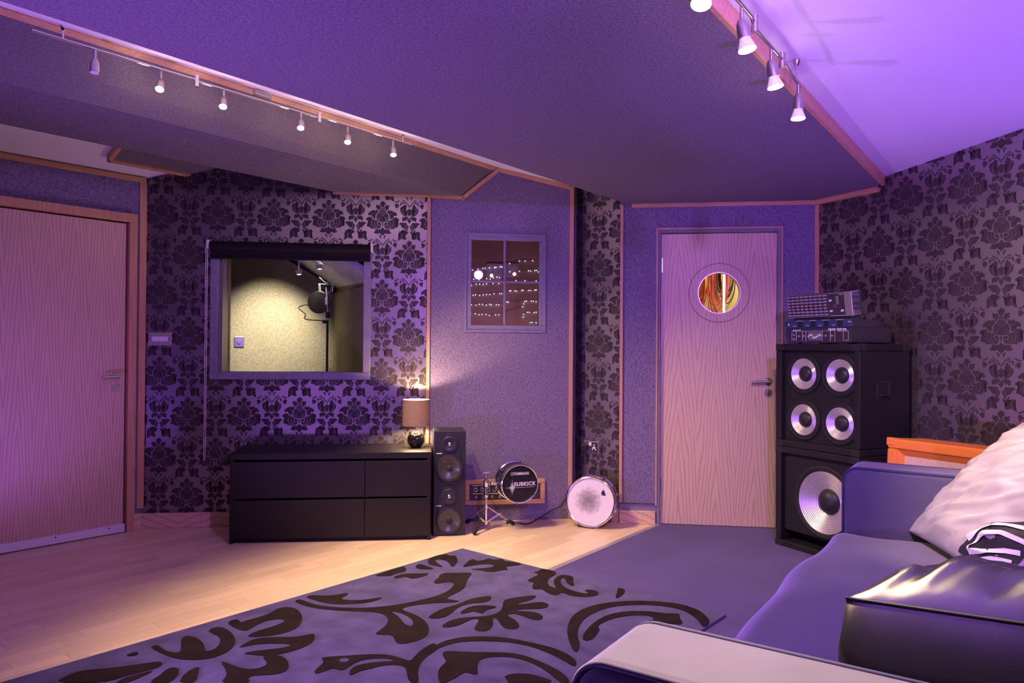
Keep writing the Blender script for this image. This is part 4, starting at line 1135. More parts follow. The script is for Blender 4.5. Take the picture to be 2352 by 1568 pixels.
# recessed strap handle on the side
hp = MB(); hp.box(W_ - 0.001, W_ + 0.004, 0.135, 0.255, 0.315, 0.325).box(W_ - 0.001, W_ + 0.004, 0.135, 0.255, 0.405, 0.415).box(W_ - 0.001, W_ + 0.004, 0.135, 0.150, 0.325, 0.405).box(W_ - 0.001, W_ + 0.004, 0.240, 0.255, 0.325, 0.405)
h_ = hp.build('handle_plate', 'black_plastic', c41, bevel=0.003)
MB().box(W_ - 0.001, W_ + 0.001, 0.150, 0.240, 0.325, 0.405).build('handle_dish', 'rubber', h_)
MB().tube([(W_ + 0.003, 0.150, 0.335), (W_ + 0.012, 0.165, 0.338), (W_ + 0.012, 0.225, 0.338), (W_ + 0.003, 0.240, 0.335)], 0.006, 8).build('grip', 'rubber', h_)

ZT = 1.2395
am = thing('bass_amp', 'black rack bass amplifier with lettered front lying on the four-cone cabinet', 'amplifier', (*SP, ZT), A_SP)
MB().box(0.110, 0.528, 0.012, 0.345, 0.006, 0.094).build('case', 'rack_dark', am, bevel=0.002)
MB().box(0.106, 0.532, 0.008, 0.012, 0.006, 0.094).build('front_panel', 'rack_dark', am)
for x in (0.14, 0.5):
    for y in (0.05, 0.30): MB().lathe([(0.012, 0), (0.010, 0.006)], (x, y, 0), (0, 0, 1), 12).build('foot', 'rubber', am)
RX = (R(90), 0, 0)
text_mesh('brand_lettering', 'Hartke Systems', 0.019, 'print_white', am, (0.435, 0.0076, 0.082), RX, bold=0.0006)
text_mesh('model_lettering', 'MODEL HA3500', 0.0085, 'print_white', am, (0.150, 0.0076, 0.080), RX, bold=0.0003)
text_mesh('sub_lettering', 'TRANSIENT ATTACK', 0.0075, 'grill_cloth', am, (0.470, 0.0076, 0.0705), RX)
m = MB().box(0.115, 0.505, 0.0072, 0.008, 0.0895, 0.0915).box(0.112, 0.525, 0.0072, 0.008, 0.010, 0.012)
m.build('blue_stripe', 'rack_blue', am)
m = MB()
for x in (0.145, 0.190, 0.216, 0.332, 0.388): m.box(x, x + 0.0022, 0.0073, 0.008, 0.015, 0.074)
m.box(0.112, 0.42, 0.0073, 0.008, 0.073, 0.0745)
for x in (0.112, 0.4185): m.box(x, x + 0.0015, 0.0073, 0.008, 0.015, 0.074)
for k in range(11): m.box(0.236 + k * 0.0085, 0.2372 + k * 0.0085, 0.0073, 0.008, 0.020, 0.068)
for x in (0.475, 0.508): m.box(x, x + 0.0014, 0.0073, 0.008, 0.018, 0.072)
m.box(0.475, 0.5094, 0.0073, 0.008, 0.0706, 0.072).box(0.475, 0.5094, 0.0073, 0.008, 0.018, 0.0194)
m.build('printed_lines', 'print_white', am)
eq = (0.042, 0.047, 0.052, 0.050, 0.036, 0.034, 0.037, 0.040, 0.044, 0.048, 0.052)
for k, z in enumerate(eq): MB().box(0.2345 + k * 0.0085, 0.2390 + k * 0.0085, 0.002, 0.008, z - 0.005, z + 0.005).build('slider', 'print_white', am)
for x, z in ((0.130, 0.052), (0.130, 0.027), (0.168, 0.045), (0.203, 0.045), (0.333, 0.045), (0.360, 0.045), (0.402, 0.045)):
    MB().lathe([(0.0062, 0), (0.0055, 0.007), (0.0, 0.007)], (x, 0.008, z), (0, -1, 0), 14, caps=False).build('knob', 'knob_grey', am)
pa = thing('rack_preamp', 'slim blue rack unit lying between the mixer and the bass amplifier', 'rack unit', (*SP, ZT + 0.0945), A_SP)
MB().box(0.100, 0.528, 0.004, 0.250, 0.0, 0.043).build('case', 'rack_dark', pa, bevel=0.001)
MB().box(0.086, 0.540, 0.0, 0.004, 0.0, 0.043).build('front_panel', 'rack_blue', pa)
for g in range(4):
    bx_ = 0.165 + g * 0.092
    MB().box(bx_ - 0.01, bx_ + 0.040, -0.0006, 0.0, 0.0395, 0.0415).build('section_line', 'print_white', pa)
    for i in range(2):
        for j in range(2): MB().lathe([(0.0072, 0), (0.006, 0.010), (0, 0.010)], (bx_ + 0.012 + i * 0.018, 0.0, 0.012 + j * 0.018), (0, -1, 0), 14, caps=False).build('knob', 'black_plastic', pa)
    for i in range(3): MB().box(bx_ - 0.034 + i * 0.009, bx_ - 0.031 + i * 0.009, -0.001, 0.0, 0.009, 0.014).build('indicator', 'print_white', pa)
MB().box(0.512, 0.532, -0.0006, 0.0, 0.026, 0.029).box(0.091, 0.100, -0.0006, 0.0, 0.014, 0.026).build('maker_mark', 'print_white', pa)
mx_ = thing('rack_mixer', 'grey rack mixer with rows of knobs on top of the gear stack', 'mixer', (*SP, ZT + 0.1378), A_SP)
tiltm = Matrix.Rotation(R(9), 4, 'X')
def mb_tilt(mb): mb.v = [tuple(tiltm @ Vector(q)) for q in mb.v]; return mb
mb_tilt(MB().box(0.104, 0.546, 0.004, 0.085, 0.018, 0.150)).build('case', 'rack_dark', mx_, bevel=0.002)
mb_tilt(MB().box(0.098, 0.544, 0.0, 0.004, 0.0165, 0.152)).build('front_panel', 'rack_silver', mx_)
mb_tilt(MB().box(0.540, 0.546, 0.0, 0.070, 0.018, 0.151)).build('side_cheek', 'grey_cheek', mx_, bevel=0.001)
MB().box(0.12, 0.52, 0.02, 0.10, 0.0, 0.028).build('support_foot', 'rack_dark', mx_)
mb_tilt(MB().box(0.398, 0.500, -0.0006, 0.0, 0.024, 0.146)).build('master_panel', 'rack_dark', mx_)
mb_tilt(MB().box(0.100, 0.396, -0.0006, 0.0, 0.020, 0.149)).build('channel_panel', 'rack_dark', mx_)
for cidx in range(9):
    for r_ in range(7):
        x = 0.113 + cidx * 0.0325; z = 0.139 - r_ * 0.0182
        k_ = mb_tilt(MB().lathe([(0.0062, 0), (0.0052, 0.011), (0, 0.011)], (x, -0.0006, z), (0, -1, 0), 10, caps=False)).build('knob', 'knob_grey', mx_)
        mk = mb_tilt(MB().box(x + 0.0085, x + 0.012, -0.0011, -0.0006, z - 0.0035, z + 0.0035)).build('channel_mark', 'led_red' if r_ in (3, 4) else 'print_white', mx_)
for x, z in ((0.412, 0.108), (0.412, 0.048), (0.485, 0.048)):
    mb_tilt(MB().lathe([(0.0065, 0), (0.0055, 0.011), (0, 0.011)], (x, -0.0006, z), (0, -1, 0), 14, caps=False)).build('master_knob', 'print_white', mx_)
m = MB()
for i in range(8):
    m.box(0.448, 0.452, -0.0012, -0.0006, 0.085 + i * 0.006, 0.088 + i * 0.006).box(0.458, 0.462, -0.0012, -0.0006, 0.085 + i * 0.006, 0.088 + i * 0.006)
m.box(0.425, 0.445, -0.0012, -0.0006, 0.070, 0.071).box(0.425, 0.445, -0.0012, -0.0006, 0.080, 0.081).box(0.47, 0.495, -0.0012, -0.0006, 0.138, 0.141)
mb_tilt(m).build('meter_marks', 'print_white', mx_)

# ================================================================== orange speaker cabinet
OC = (1.895, 3.778); A_OC = R(-62.2)
oc = thing('guitar_cabinet', 'bright orange guitar cabinet with woven cream grille leaning behind the sofa', 'speaker', (*OC, 0), rot=(R(-3.5), 0, A_OC))
OW, OD, OH = 0.76, 0.30, 0.755
m = MB(); bO = 0.052
m.box(0, OW, 0, OD, 0, bO).box(0, OW, 0, OD, OH - bO, OH).box(0, bO, 0, OD, bO, OH - bO).box(OW - bO, OW, 0, OD, bO, OH - bO).box(bO, OW - bO, OD - 0.02, OD, bO, OH - bO)
m.build('shell', 'orange_vinyl', oc, bevel=0.010, seg=3)
# bevelled inner frame
ri = 0.030
fm = MB()
o4 = [(bO, bO), (OW - bO, bO), (OW - bO, OH - bO), (bO, OH - bO)]
i4 = [(bO + ri, bO + ri), (OW - bO - ri, bO + ri), (OW - bO - ri, OH - bO - ri), (bO + ri, OH - bO - ri)]
vs_ = [(x, 0.004, z) for x, z in o4] + [(x, 0.026, z) for x, z in i4]
fm.add(vs_, [(i, (i + 1) % 4, 4 + (i + 1) % 4, 4 + i) for i in range(4)])
fm.build('inner_frame', 'orange_vinyl', oc)
MB().box(bO + ri - 0.01, OW - bO - ri + 0.01, 0.026, 0.034, bO + ri - 0.01, OH - bO - ri + 0.01).build('grille_cloth', 'grill_cloth', oc)
for x in (-0.003, OW - 0.040):
    MB().box(x, x + 0.043, -0.003, 0.040, OH - 0.036, OH + 0.003).build('corner_cap', 'orange_vinyl', oc, bevel=0.004)

# ================================================================== sofa and cushions
SF = (0.0995, 1.211); A_SF = R(56.1)
sf = thing('sofa', 'long blue-grey velvet sofa with rounded arms and dark piping', 'sofa', (*SF, 0), A_SF)
def arm_profile(zt, depth, r, n=10, z0=0.10):
    p_ = [(-depth, z0), (-depth, zt)]
    for k in range(n + 1):
        a = R(90) - R(90) * k / n
        p_.append((-r + r * math.cos(a), zt - r + r * math.sin(a)))
    p_.append((0.0, z0))
    return p_
ARM_Z, SEAT_Z = 0.700, 0.425
def arm(x0, x1, inner):
    P = arm_profile(ARM_Z, 0.95, 0.060)
    m = MB(); m.prism(P, x0, x1, 'x')
    a = m.build('armrest', 'sofa_velvet', sf, bevel=0.022, seg=4, smooth=True, auto=60)
    for xx, off in ((x0, -1), (x1, 1)):
        path = [(xx - off * 0.006, y * 0.992 - 0.003, z - 0.004) for (y, z) in P[1:]]
        MB().tube(path, 0.0055, 8).build('piping', 'sofa_piping' if off == inner else 'sofa_velvet', a, smooth=True)
    return a
arm(0.0, 0.222, 1)
arm(2.388, 2.610, -1)
# back rest
P = [(-0.98, 0.10), (-0.98, 0.80), (-0.955, 0.84), (-0.80, 0.84), (-0.765, 0.80), (-0.745, 0.30), (-0.745, 0.10)]
MB().prism(P, 0.20, 2.41, 'x').build('backrest', 'sofa_velvet', sf, bevel=0.03, seg=4)
MB().box(0.20, 2.41, -0.94, -0.02, 0.10, 0.27).build('base', 'sofa_velvet', sf, bevel=0.015)
for x in (0.08, 2.53):
    for y in (-0.07, -0.88): MB().lathe([(0.018, 0), (0.026, 0.10)], (x, y, 0), (0, 0, 1), 14).build('leg', 'espresso', sf)
def soft_box(x0, x1, y0, y1, z0, z1, r, nx=40, ny=18, nz=8, crown=0.0, wob=0.0, seed=0.0):
    """rounded, slightly crowned upholstery block"""
    m = MB(); vs = {}; fs = []; pts = []
    def vid(i, j, k):
        key = (i, j, k)
        if key in vs: return vs[key]
        u, v, w = i / nx, j / ny, k / nz
        x = x0 + (x1 - x0) * u; y = y0 + (y1 - y0) * v; z = z0 + (z1 - z0) * w
        cx_ = min(max(x, x0 + r), x1 - r); cy_ = min(max(y, y0 + r), y1 - r); cz_ = min(max(z, z0 + r), z1 - r)
        d = Vector((x - cx_, y - cy_, z - cz_))
        if d.length > 1e-9: d = d.normalized() * min(r, max(abs(d.x), abs(d.y), abs(d.z)))
        q = Vector((cx_, cy_, cz_)) + d
        q.z += crown * (w) * (1 - (2 * u - 1) ** 4) * (1 - (2 * v - 1) ** 4)
        if wob:
            nv = mnoise.noise(Vector((q.x * 2.2 + seed, q.y * 3.1, q.z * 2.0)))
            q.y += wob * nv; q.z += 0.4 * wob * mnoise.noise(Vector((q.x * 3.0, q.y * 4.0 + seed, 3.3)))
        vs[key] = len(pts); pts.append(q); return vs[key]
    for i in range(nx):
        for j in range(ny):
            fs.append((vid(i, j, 0), vid(i, j + 1, 0), vid(i + 1, j + 1, 0), vid(i + 1, j, 0)))
            fs.append((vid(i, j, nz), vid(i + 1, j, nz), vid(i + 1, j + 1, nz), vid(i, j + 1, nz)))
    for i in range(nx):
        for k in range(nz):
            fs.append((vid(i, 0, k), vid(i + 1, 0, k), vid(i + 1, 0, k + 1), vid(i, 0, k + 1)))
            fs.append((vid(i, ny, k), vid(i, ny, k + 1), vid(i + 1, ny, k + 1), vid(i + 1, ny, k)))
    for j in range(ny):
        for k in range(nz):
            fs.append((vid(0, j, k), vid(0, j, k + 1), vid(0, j + 1, k + 1), vid(0, j + 1, k)))
            fs.append((vid(nx, j, k), vid(nx, j + 1, k), vid(nx, j + 1, k + 1), vid(nx, j, k + 1)))
    m.add(pts, fs); return m
soft_box(0.224, 2.386, -0.75, 0.055, 0.24, SEAT_Z + 0.002, 0.070, 60, 26, 10, 0.014, 0.030, 1.7).build('seat_cushion', 'sofa_velvet', sf, smooth=True)

def pillow_mesh(A, B, T, thick, n=34, wr=0.010, seed=0.0, power=2.4, ear=0.04, thick2=None, power2=None, ex2=0.55, shear=None):
    """A-B is the bottom edge, A-T the side edge; returns mesh builder and the front surface function"""
    A = Vector(A); ex = Vector(B) - A; ey = Vector(T) - A
    nrm = ex.cross(ey).normalized()
    def base(u, v):
        # edges drawn in between the corners
        su_ = 1 - ear * (1 - (2 * v - 1) ** 2); sv_ = 1 - ear * (1 - (2 * u - 1) ** 2)
        uu = 0.5 + (u - 0.5) * su_; vv = 0.5 + (v - 0.5) * sv_
        return A + ex * uu + ey * vv
    def surf(u, v, side, off=0.0):
        p_ = base(u, v)
        pw, th, xp = (power, thick, 0.55) if side > 0 or thick2 is None else (power2, thick2, ex2)
        h = (max(0.0, (1 - abs(2 * u - 1) ** pw) * (1 - abs(2 * v - 1) ** pw))) ** xp * th
        e = min(1.0, 4 * min(u, 1 - u, v, 1 - v) * 2.2)
        w_ = 0.9 * mnoise.noise(Vector((u * 4 + seed, v * 8 - u * 5, seed + side))) + 0.9 * (0.5 - abs(mnoise.noise(Vector((u * 6 - v * 9, v * 2 + u * 3 + seed, 5.0 + side))))) + 0.35 * mnoise.noise(Vector((u * 15 - v * 18, v * 9 + seed, 2.0)))
        if shear is not None and side < 0: p_ = p_ + shear * (h / th)
        return p_ + nrm * side * (h + wr * w_ * e * (0.25 if shear is not None and side < 0 else 1.0) + off)
    m = MB(); idx = {}
    pts = []; fs = []
    for side in (1, -1):
        for i in range(n + 1):
            for j in range(n + 1):
                edge = i in (0, n) or j in (0, n)
                key = (i, j, 0 if edge else side)
                if key not in idx:
                    idx[key] = len(pts); pts.append(base(i / n, j / n) if edge else surf(i / n, j / n, side))
        g = lambda i, j: idx[(i, j, 0 if (i in (0, n) or j in (0, n)) else side)]
        for i in range(n):
            for j in range(n):
                q = (g(i, j), g(i + 1, j), g(i + 1, j + 1), g(i, j + 1))
                fs.append(q if side > 0 else q[::-1])
    m.add(pts, fs)
    return m, surf, base
SO = Vector((1.62, 2.84, 0.44))
sc_ = thing('cushion', 'shiny silver satin cushion with black and white printed lettering leaning on the sofa back', 'cushion', SO)
rel = lambda p_: Vector(p_) - SO
pm, psurf, pbase = pillow_mesh(rel((1.645, 3.06, 0.455)), rel((1.515, 2.28, 0.455)), rel((1.985, 2.86, 0.93)), 0.085, n=70, wr=0.030, seed=2.2)
pil = pm.build('cover', 'silver_satin', sc_, smooth=True)
n_in = (psurf(0.5, 0.5, 1) - pbase(0.5, 0.5))
front_side = 1 if n_in.dot(Vector((-0.8, 0.2, 0.5))) > 0 else -1
def decal(poly_uv, name, mat, off):
    poly_uv = [(0.62 + 0.36 * (q[0] - 0.40) / 0.55, q[1] * 0.66) for q in poly_uv]
    # grid-filled patch that follows the cushion face
    m = MB()
    us = [q[0] for q in poly_uv]; vs_ = [q[1] for q in poly_uv]
    bm_ = bmesh.new()
    f_ = bm_.faces.new([bm_.verts.new((q[0], q[1], 0)) for q in poly_uv])
    bmesh.ops.triangulate(bm_, faces=bm_.faces[:])
    bmesh.ops.subdivide_edges(bm_, edges=bm_.edges[:], cuts=7, use_grid_fill=True)
    bm_.verts.index_update()
    pts = [psurf(v_.co.x, v_.co.y, front_side, off) for v_ in bm_.verts]
    m.add(pts, [tuple(v_.index for v_ in f2.verts) for f2 in bm_.faces]); bm_.free()
    return m.build(name, mat, sc_, smooth=True)
decal([(0.40, 0.06), (0.95, 0.05), (0.95, 0.62), (0.80, 0.60), (0.60, 0.42)], 'print_ground', 'print_black', 0.004)
def stripe(pl, hw):
    out = []; back_ = []
    for i, p_ in enumerate(pl):
        a = pl[max(i - 1, 0)]; b = pl[min(i + 1, len(pl) - 1)]
        dx, dy = b[0] - a[0], b[1] - a[1]; q = math.hypot(dx, dy)
        out.append((p_[0] - dy / q * hw, p_[1] + dx / q * hw)); back_.append((p_[0] + dy / q * hw, p_[1] - dx / q * hw))
    return out + back_[::-1]
for pl, hw in (([(0.48, 0.20), (0.60, 0.34), (0.75, 0.47), (0.92, 0.55)], 0.022), ([(0.92, 0.42), (0.78, 0.38), (0.64, 0.27), (0.56, 0.16), (0.60, 0.11), (0.70, 0.17), (0.84, 0.28), (0.93, 0.33)], 0.020), ([(0.68, 0.08), (0.80, 0.16), (0.93, 0.23)], 0.024), ([(0.80, 0.075), (0.93, 0.13)], 0.020)):
    decal(stripe(pl, hw), 'print_letter', 'print_white', 0.0075)

# black vinyl cushion propped against the near arm
BO = Vector((0.70, 1.32, 0.44))
bc = thing('cushion', 'plump black vinyl cushion with creased top propped against the near sofa arm', 'cushion', BO)
P1 = Vector((0.574, 1.262, 0.778))
rel = lambda p_: Vector(p_) - BO
ev = Vector((math.cos(R(-27)), math.sin(R(-27)), 0)); eu = Vector((math.cos(R(58)), math.sin(R(58)), 0))
bp, bsurf, bbase = pillow_mesh(rel(P1), rel(P1 + ev * 0.50), rel(P1 + eu * 0.36 + Vector((0, 0, -0.20))), 0.120, n=80, wr=0.034, seed=6.1, power=2.2, ear=0.0, thick2=0.15, power2=8.0, ex2=0.30, shear=-ev * 0.035 - eu * 0.03)
bp.build('cover', 'black_vinyl', bc, smooth=True)
edge_ = [bbase(k / 20, 0) for k in range(21)] + [bbase(1, k / 20) for k in range(1, 21)] + [bbase(1 - k / 20, 1) for k in range(1, 21)] + [bbase(0, 1 - k / 20) for k in range(1, 20)]
MB().tube(edge_, 0.0030, 6, closed=True).build('seam', 'rubber', bc, smooth=True)

# ================================================================== rug
rg = thing('rug', 'dark violet rug with carved brown flower scrolls lying over laminate and carpet', 'rug', (*RUG, 0), A_RUG)
m = MB()
nx_, ny_ = 60, 90
RW, RL = 1.643, 2.75
m.box(0, RW, -RL, 0, 0.001, 0.0145)
m.build('pile', 'rug_pile', rg, bevel=0.004)
RUG_DARK = [
 [(0.063,-1.521),(0.06,-1.463),(0.121,-1.487),(0.11,-1.462),(0.119,-1.339),(0.078,-1.292),(0.09,-1.243),(0.139,-1.228),(0.206,-1.244),(0.282,-1.285),(0.346,-1.348),(0.362,-1.407),(0.344,-1.478),(0.303,-1.529),(0.273,-1.548),(0.25,-1.497),(0.258,-1.425),(0.252,-1.363),(0.231,-1.339),(0.201,-1.347),(0.179,-1.393),(0.185,-1.439),(0.206,-1.487),(0.222,-1.514),(0.185,-1.53),(0.13,-1.53)],
 [(0.356,-1.634),(0.33,-1.588),(0.317,-1.532),(0.359,-1.477),(0.427,-1.423),(0.449,-1.369),(0.448,-1.343),(0.493,-1.369),(0.528,-1.407),(0.543,-1.459),(0.541,-1.518),(0.522,-1.569),(0.493,-1.608),(0.461,-1.622),(0.414,-1.65),(0.428,-1.602),(0.46,-1.554),(0.488,-1.508),(0.489,-1.464),(0.439,-1.497),(0.388,-1.545),(0.367,-1.585)],
 [(0.49,-1.606),(0.521,-1.563),(0.581,-1.558),(0.649,-1.589),(0.678,-1.62),(0.678,-1.657),(0.642,-1.698),(0.615,-1.73),(0.634,-1.749),(0.67,-1.757),(0.585,-1.831),(0.566,-1.796),(0.529,-1.77),(0.477,-1.752),(0.415,-1.736),(0.447,-1.727),(0.511,-1.723),(0.556,-1.709),(0.579,-1.682),(0.582,-1.648),(0.562,-1.627),(0.527,-1.619)],
 [(0.049,-1.181),(0.046,-1.143),(0.122,-1.146),(0.201,-1.135),(0.283,-1.091),(0.365,-1.029),(0.423,-0.949),(0.466,-0.852),(0.491,-0.749),(0.502,-0.666),(0.48,-0.576),(0.434,-0.503),(0.405,-0.494),(0.38,-0.516),(0.374,-0.557),(0.347,-0.569),(0.319,-0.534),(0.31,-0.494),(0.276,-0.462),(0.264,-0.409),(0.319,-0.373),(0.371,-0.301),(0.404,-0.361),(0.454,-0.439),(0.5,-0.491),(0.533,-0.552),(0.545,-0.649),(0.563,-0.696),(0.638,-0.66),(0.626,-0.701),(0.561,-0.759),(0.517,-0.837),(0.491,-0.927),(0.573,-0.921),(0.66,-0.934),(0.726,-0.963),(0.778,-1),(0.816,-1.047),(0.833,-1.094),(0.824,-1.147),(0.807,-1.184),(0.778,-1.188),(0.71,-1.14),(0.682,-1.165),(0.645,-1.19),(0.631,-1.146),(0.604,-1.087),(0.561,-1.039),(0.509,-1.014),(0.452,-1.018),(0.398,-1.056),(0.315,-1.115),(0.22,-1.166),(0.134,-1.184)],
 [(0.043,-1.114),(0.042,-1.073),(0.099,-1.044),(0.133,-0.992),(0.144,-0.929),(0.178,-0.974),(0.182,-1.022),(0.236,-1.005),(0.28,-0.962),(0.305,-0.903),(0.321,-0.864),(0.337,-0.916),(0.32,-0.981),(0.278,-1.038),(0.225,-1.085),(0.158,-1.104),(0.095,-1.109)],
 [(0.025,-0.697),(0.02,-0.535),(0.017,-0.47),(0.071,-0.502),(0.104,-0.538),(0.081,-0.572),(0.102,-0.629),(0.067,-0.665)],
 [(0.11,-0.635),(0.123,-0.547),(0.173,-0.515),(0.214,-0.458),(0.234,-0.524),(0.219,-0.603),(0.158,-0.579),(0.157,-0.653)],
 [(0.049,-0.414),(0.054,-0.382),(0.102,-0.394),(0.179,-0.393),(0.163,-0.426),(0.099,-0.464)],
 [(0.05,-0.328),(0.007,-0.28),(-0.002,-0.183),(0.031,-0.154),(0.06,-0.174),(0.085,-0.136),(0.124,-0.176),(0.161,-0.201),(0.199,-0.252),(0.239,-0.326),(0.172,-0.277),(0.113,-0.244),(0.053,-0.254),(0.07,-0.297),(0.146,-0.327),(0.2,-0.347),(0.143,-0.358),(0.093,-0.36)],
 [(0.677,-1.473),(0.688,-1.443),(0.74,-1.389),(0.777,-1.338),(0.841,-1.282),(0.9,-1.271),(0.948,-1.269),(0.95,-1.254),(0.917,-1.195),(0.894,-1.115),(0.898,-1.082),(0.948,-1.112),(0.958,-1.145),(0.974,-1.213),(1.009,-1.274),(1.061,-1.327),(1.116,-1.367),(1.089,-1.39),(1.04,-1.359),(0.977,-1.308),(0.943,-1.319),(0.905,-1.352),(0.895,-1.406),(0.876,-1.447),(0.888,-1.491),(0.867,-1.485),(0.842,-1.459),(0.831,-1.417),(0.853,-1.372),(0.883,-1.333),(0.917,-1.297),(0.869,-1.305),(0.828,-1.341),(0.806,-1.387),(0.812,-1.434),(0.832,-1.479),(0.813,-1.49),(0.782,-1.492),(0.785,-1.533),(0.777,-1.572),(0.745,-1.543),(0.727,-1.496),(0.703,-1.477)],
 [(0.268,-0.285),(0.23,-0.206),(0.203,-0.149),(0.21,-0.119),(0.244,-0.148),(0.264,-0.118),(0.262,-0.047),(0.302,-0.072),(0.322,-0.006),(0.37,-0.047),(0.408,-0.013),(0.49,-0.017),(0.447,-0.082),(0.437,-0.124),(0.488,-0.145),(0.462,-0.168),(0.456,-0.227),(0.418,-0.25),(0.368,-0.252),(0.322,-0.281),(0.351,-0.234),(0.391,-0.176),(0.378,-0.132),(0.339,-0.132),(0.3,-0.179),(0.286,-0.236)],
 [(0.604,-0.095),(0.624,-0.067),(0.599,-0.002),(0.709,-0.002),(0.728,-0.068),(0.735,-0.124),(0.784,-0.198),(0.837,-0.227),(0.861,-0.214),(0.809,-0.176),(0.765,-0.117),(0.746,-0.053),(0.757,-0.019),(0.819,-0.008),(0.853,-0.079),(0.908,-0.126),(0.888,-0.144),(0.828,-0.101),(0.785,-0.049),(0.784,-0.08),(0.825,-0.143),(0.884,-0.185),(0.95,-0.2),(1.016,-0.195),(1.018,-0.166),(0.977,-0.158),(0.991,-0.127),(1.03,-0.12),(1.062,-0.145),(1.071,-0.182),(1.042,-0.233),(0.992,-0.259),(0.944,-0.259),(0.913,-0.251),(0.929,-0.298),(0.902,-0.313),(0.855,-0.302),(0.81,-0.269),(0.787,-0.317),(0.745,-0.271),(0.719,-0.217),(0.674,-0.238),(0.663,-0.147),(0.656,-0.091)],
 [(0.653,-0.858),(0.64,-0.777),(0.658,-0.713),(0.648,-0.648),(0.656,-0.582),(0.69,-0.51),(0.725,-0.555),(0.734,-0.597),(0.708,-0.637),(0.684,-0.674),(0.683,-0.739),(0.714,-0.805),(0.729,-0.865),(0.704,-0.907),(0.672,-0.915)],
 [(0.746,-0.791),(0.721,-0.737),(0.719,-0.668),(0.763,-0.629),(0.792,-0.611),(0.819,-0.616),(0.81,-0.643),(0.802,-0.666),(0.808,-0.691),(0.824,-0.72),(0.791,-0.721),(0.767,-0.727),(0.766,-0.759)],
 [(0.783,-0.537),(0.778,-0.492),(0.822,-0.41),(0.85,-0.36),(0.872,-0.409),(0.867,-0.464),(0.85,-0.544),(0.89,-0.493),(0.906,-0.445),(0.938,-0.417),(0.978,-0.431),(0.993,-0.474),(0.962,-0.516),(0.925,-0.549),(0.895,-0.596),(0.947,-0.576),(0.984,-0.543),(1.053,-0.565),(1.065,-0.613),(1.031,-0.628),(0.973,-0.621),(0.921,-0.622),(0.906,-0.666),(0.977,-0.676),(1.049,-0.725),(1.048,-0.766),(1.01,-0.786),(0.962,-0.76),(0.907,-0.716),(0.882,-0.724),(0.941,-0.778),(0.974,-0.838),(0.963,-0.872),(0.931,-0.882),(0.906,-0.864),(0.877,-0.807),(0.851,-0.773),(0.827,-0.794),(0.841,-0.866),(0.832,-0.923),(0.796,-0.958),(0.774,-0.898),(0.775,-0.832),(0.821,-0.77),(0.864,-0.717),(0.868,-0.653),(0.825,-0.582)],
 [(0.924,-1.161),(0.922,-1.105),(0.91,-1.043),(0.94,-0.968),(0.978,-0.926),(1.051,-0.868),(1.125,-0.841),(1.207,-0.824),(1.287,-0.808),(1.374,-0.824),(1.431,-0.851),(1.458,-0.902),(1.405,-0.885),(1.328,-0.864),(1.232,-0.856),(1.149,-0.869),(1.082,-0.903),(1.024,-0.949),(0.972,-1.001),(0.947,-1.064),(0.948,-1.14),(0.951,-1.172)],
 [(0.999,-1.142),(0.982,-1.116),(1.028,-1.084),(1.086,-1.043),(1.153,-0.984),(1.198,-0.955),(1.254,-0.94),(1.325,-0.945),(1.397,-0.955),(1.459,-0.972),(1.521,-1.013),(1.49,-1.04),(1.429,-1.008),(1.354,-0.982),(1.28,-0.972),(1.223,-0.985),(1.178,-1.013),(1.147,-1.051),(1.142,-1.083),(1.158,-1.112),(1.194,-1.153),(1.228,-1.185),(1.198,-1.196),(1.17,-1.195),(1.181,-1.245),(1.184,-1.308),(1.167,-1.322),(1.117,-1.281),(1.077,-1.235),(1.063,-1.179),(1.028,-1.161)],
 [(1.307,-1.135),(1.307,-1.11),(1.325,-1.08),(1.367,-1.053),(1.423,-1.043),(1.485,-1.045),(1.346,-1.166),(1.338,-1.146)],
 [(1.344,-0.768),(1.251,-0.67),(1.184,-0.577),(1.131,-0.459),(1.122,-0.342),(1.156,-0.233),(1.221,-0.143),(1.307,-0.073),(1.39,-0.026),(1.461,-0.017),(1.528,-0.034),(1.6,-0.094),(1.65,-0.155),(1.655,-0.229),(1.587,-0.153),(1.497,-0.087),(1.419,-0.08),(1.332,-0.117),(1.249,-0.19),(1.198,-0.274),(1.185,-0.387),(1.202,-0.492),(1.246,-0.589),(1.31,-0.68),(1.328,-0.684),(1.395,-0.799)],
 [(1.324,-0.678),(1.274,-0.564),(1.245,-0.43),(1.255,-0.325),(1.305,-0.244),(1.376,-0.194),(1.44,-0.175),(1.487,-0.126),(1.506,-0.189),(1.58,-0.251),(1.401,-0.316),(1.44,-0.282),(1.413,-0.247),(1.366,-0.257),(1.309,-0.326),(1.28,-0.424),(1.291,-0.516),(1.312,-0.508),(1.364,-0.652)],
 [(1.159,-0.162),(1.118,-0.071),(1.075,-0.005),(1.124,-0.007),(1.145,-0.047),(1.164,-0.116)],
 [(0.086,-1.851),(0.082,-1.819),(0.157,-1.831),(0.224,-1.815),(0.222,-1.788),(0.087,-1.732),(0.085,-1.695),(0.158,-1.684),(0.249,-1.708),(0.292,-1.734),(0.306,-1.701),(0.254,-1.646),(0.186,-1.614),(0.091,-1.627),(0.082,-1.569),(0.143,-1.557),(0.23,-1.575),(0.309,-1.612),(0.358,-1.669),(0.374,-1.737),(0.337,-1.796),(0.28,-1.833),(0.202,-1.847),(0.135,-1.851)],
 [(0.093,-1.95),(0.092,-1.9),(0.129,-1.911),(0.123,-1.937)],
 [(0.134,-2.184),(0.108,-2.118),(0.153,-2.059),(0.194,-1.998),(0.226,-1.932),(0.25,-1.886),(0.279,-1.886),(0.302,-1.917),(0.293,-1.961),(0.28,-2.033),(0.282,-2.089),(0.215,-2.155),(0.148,-2.196)],
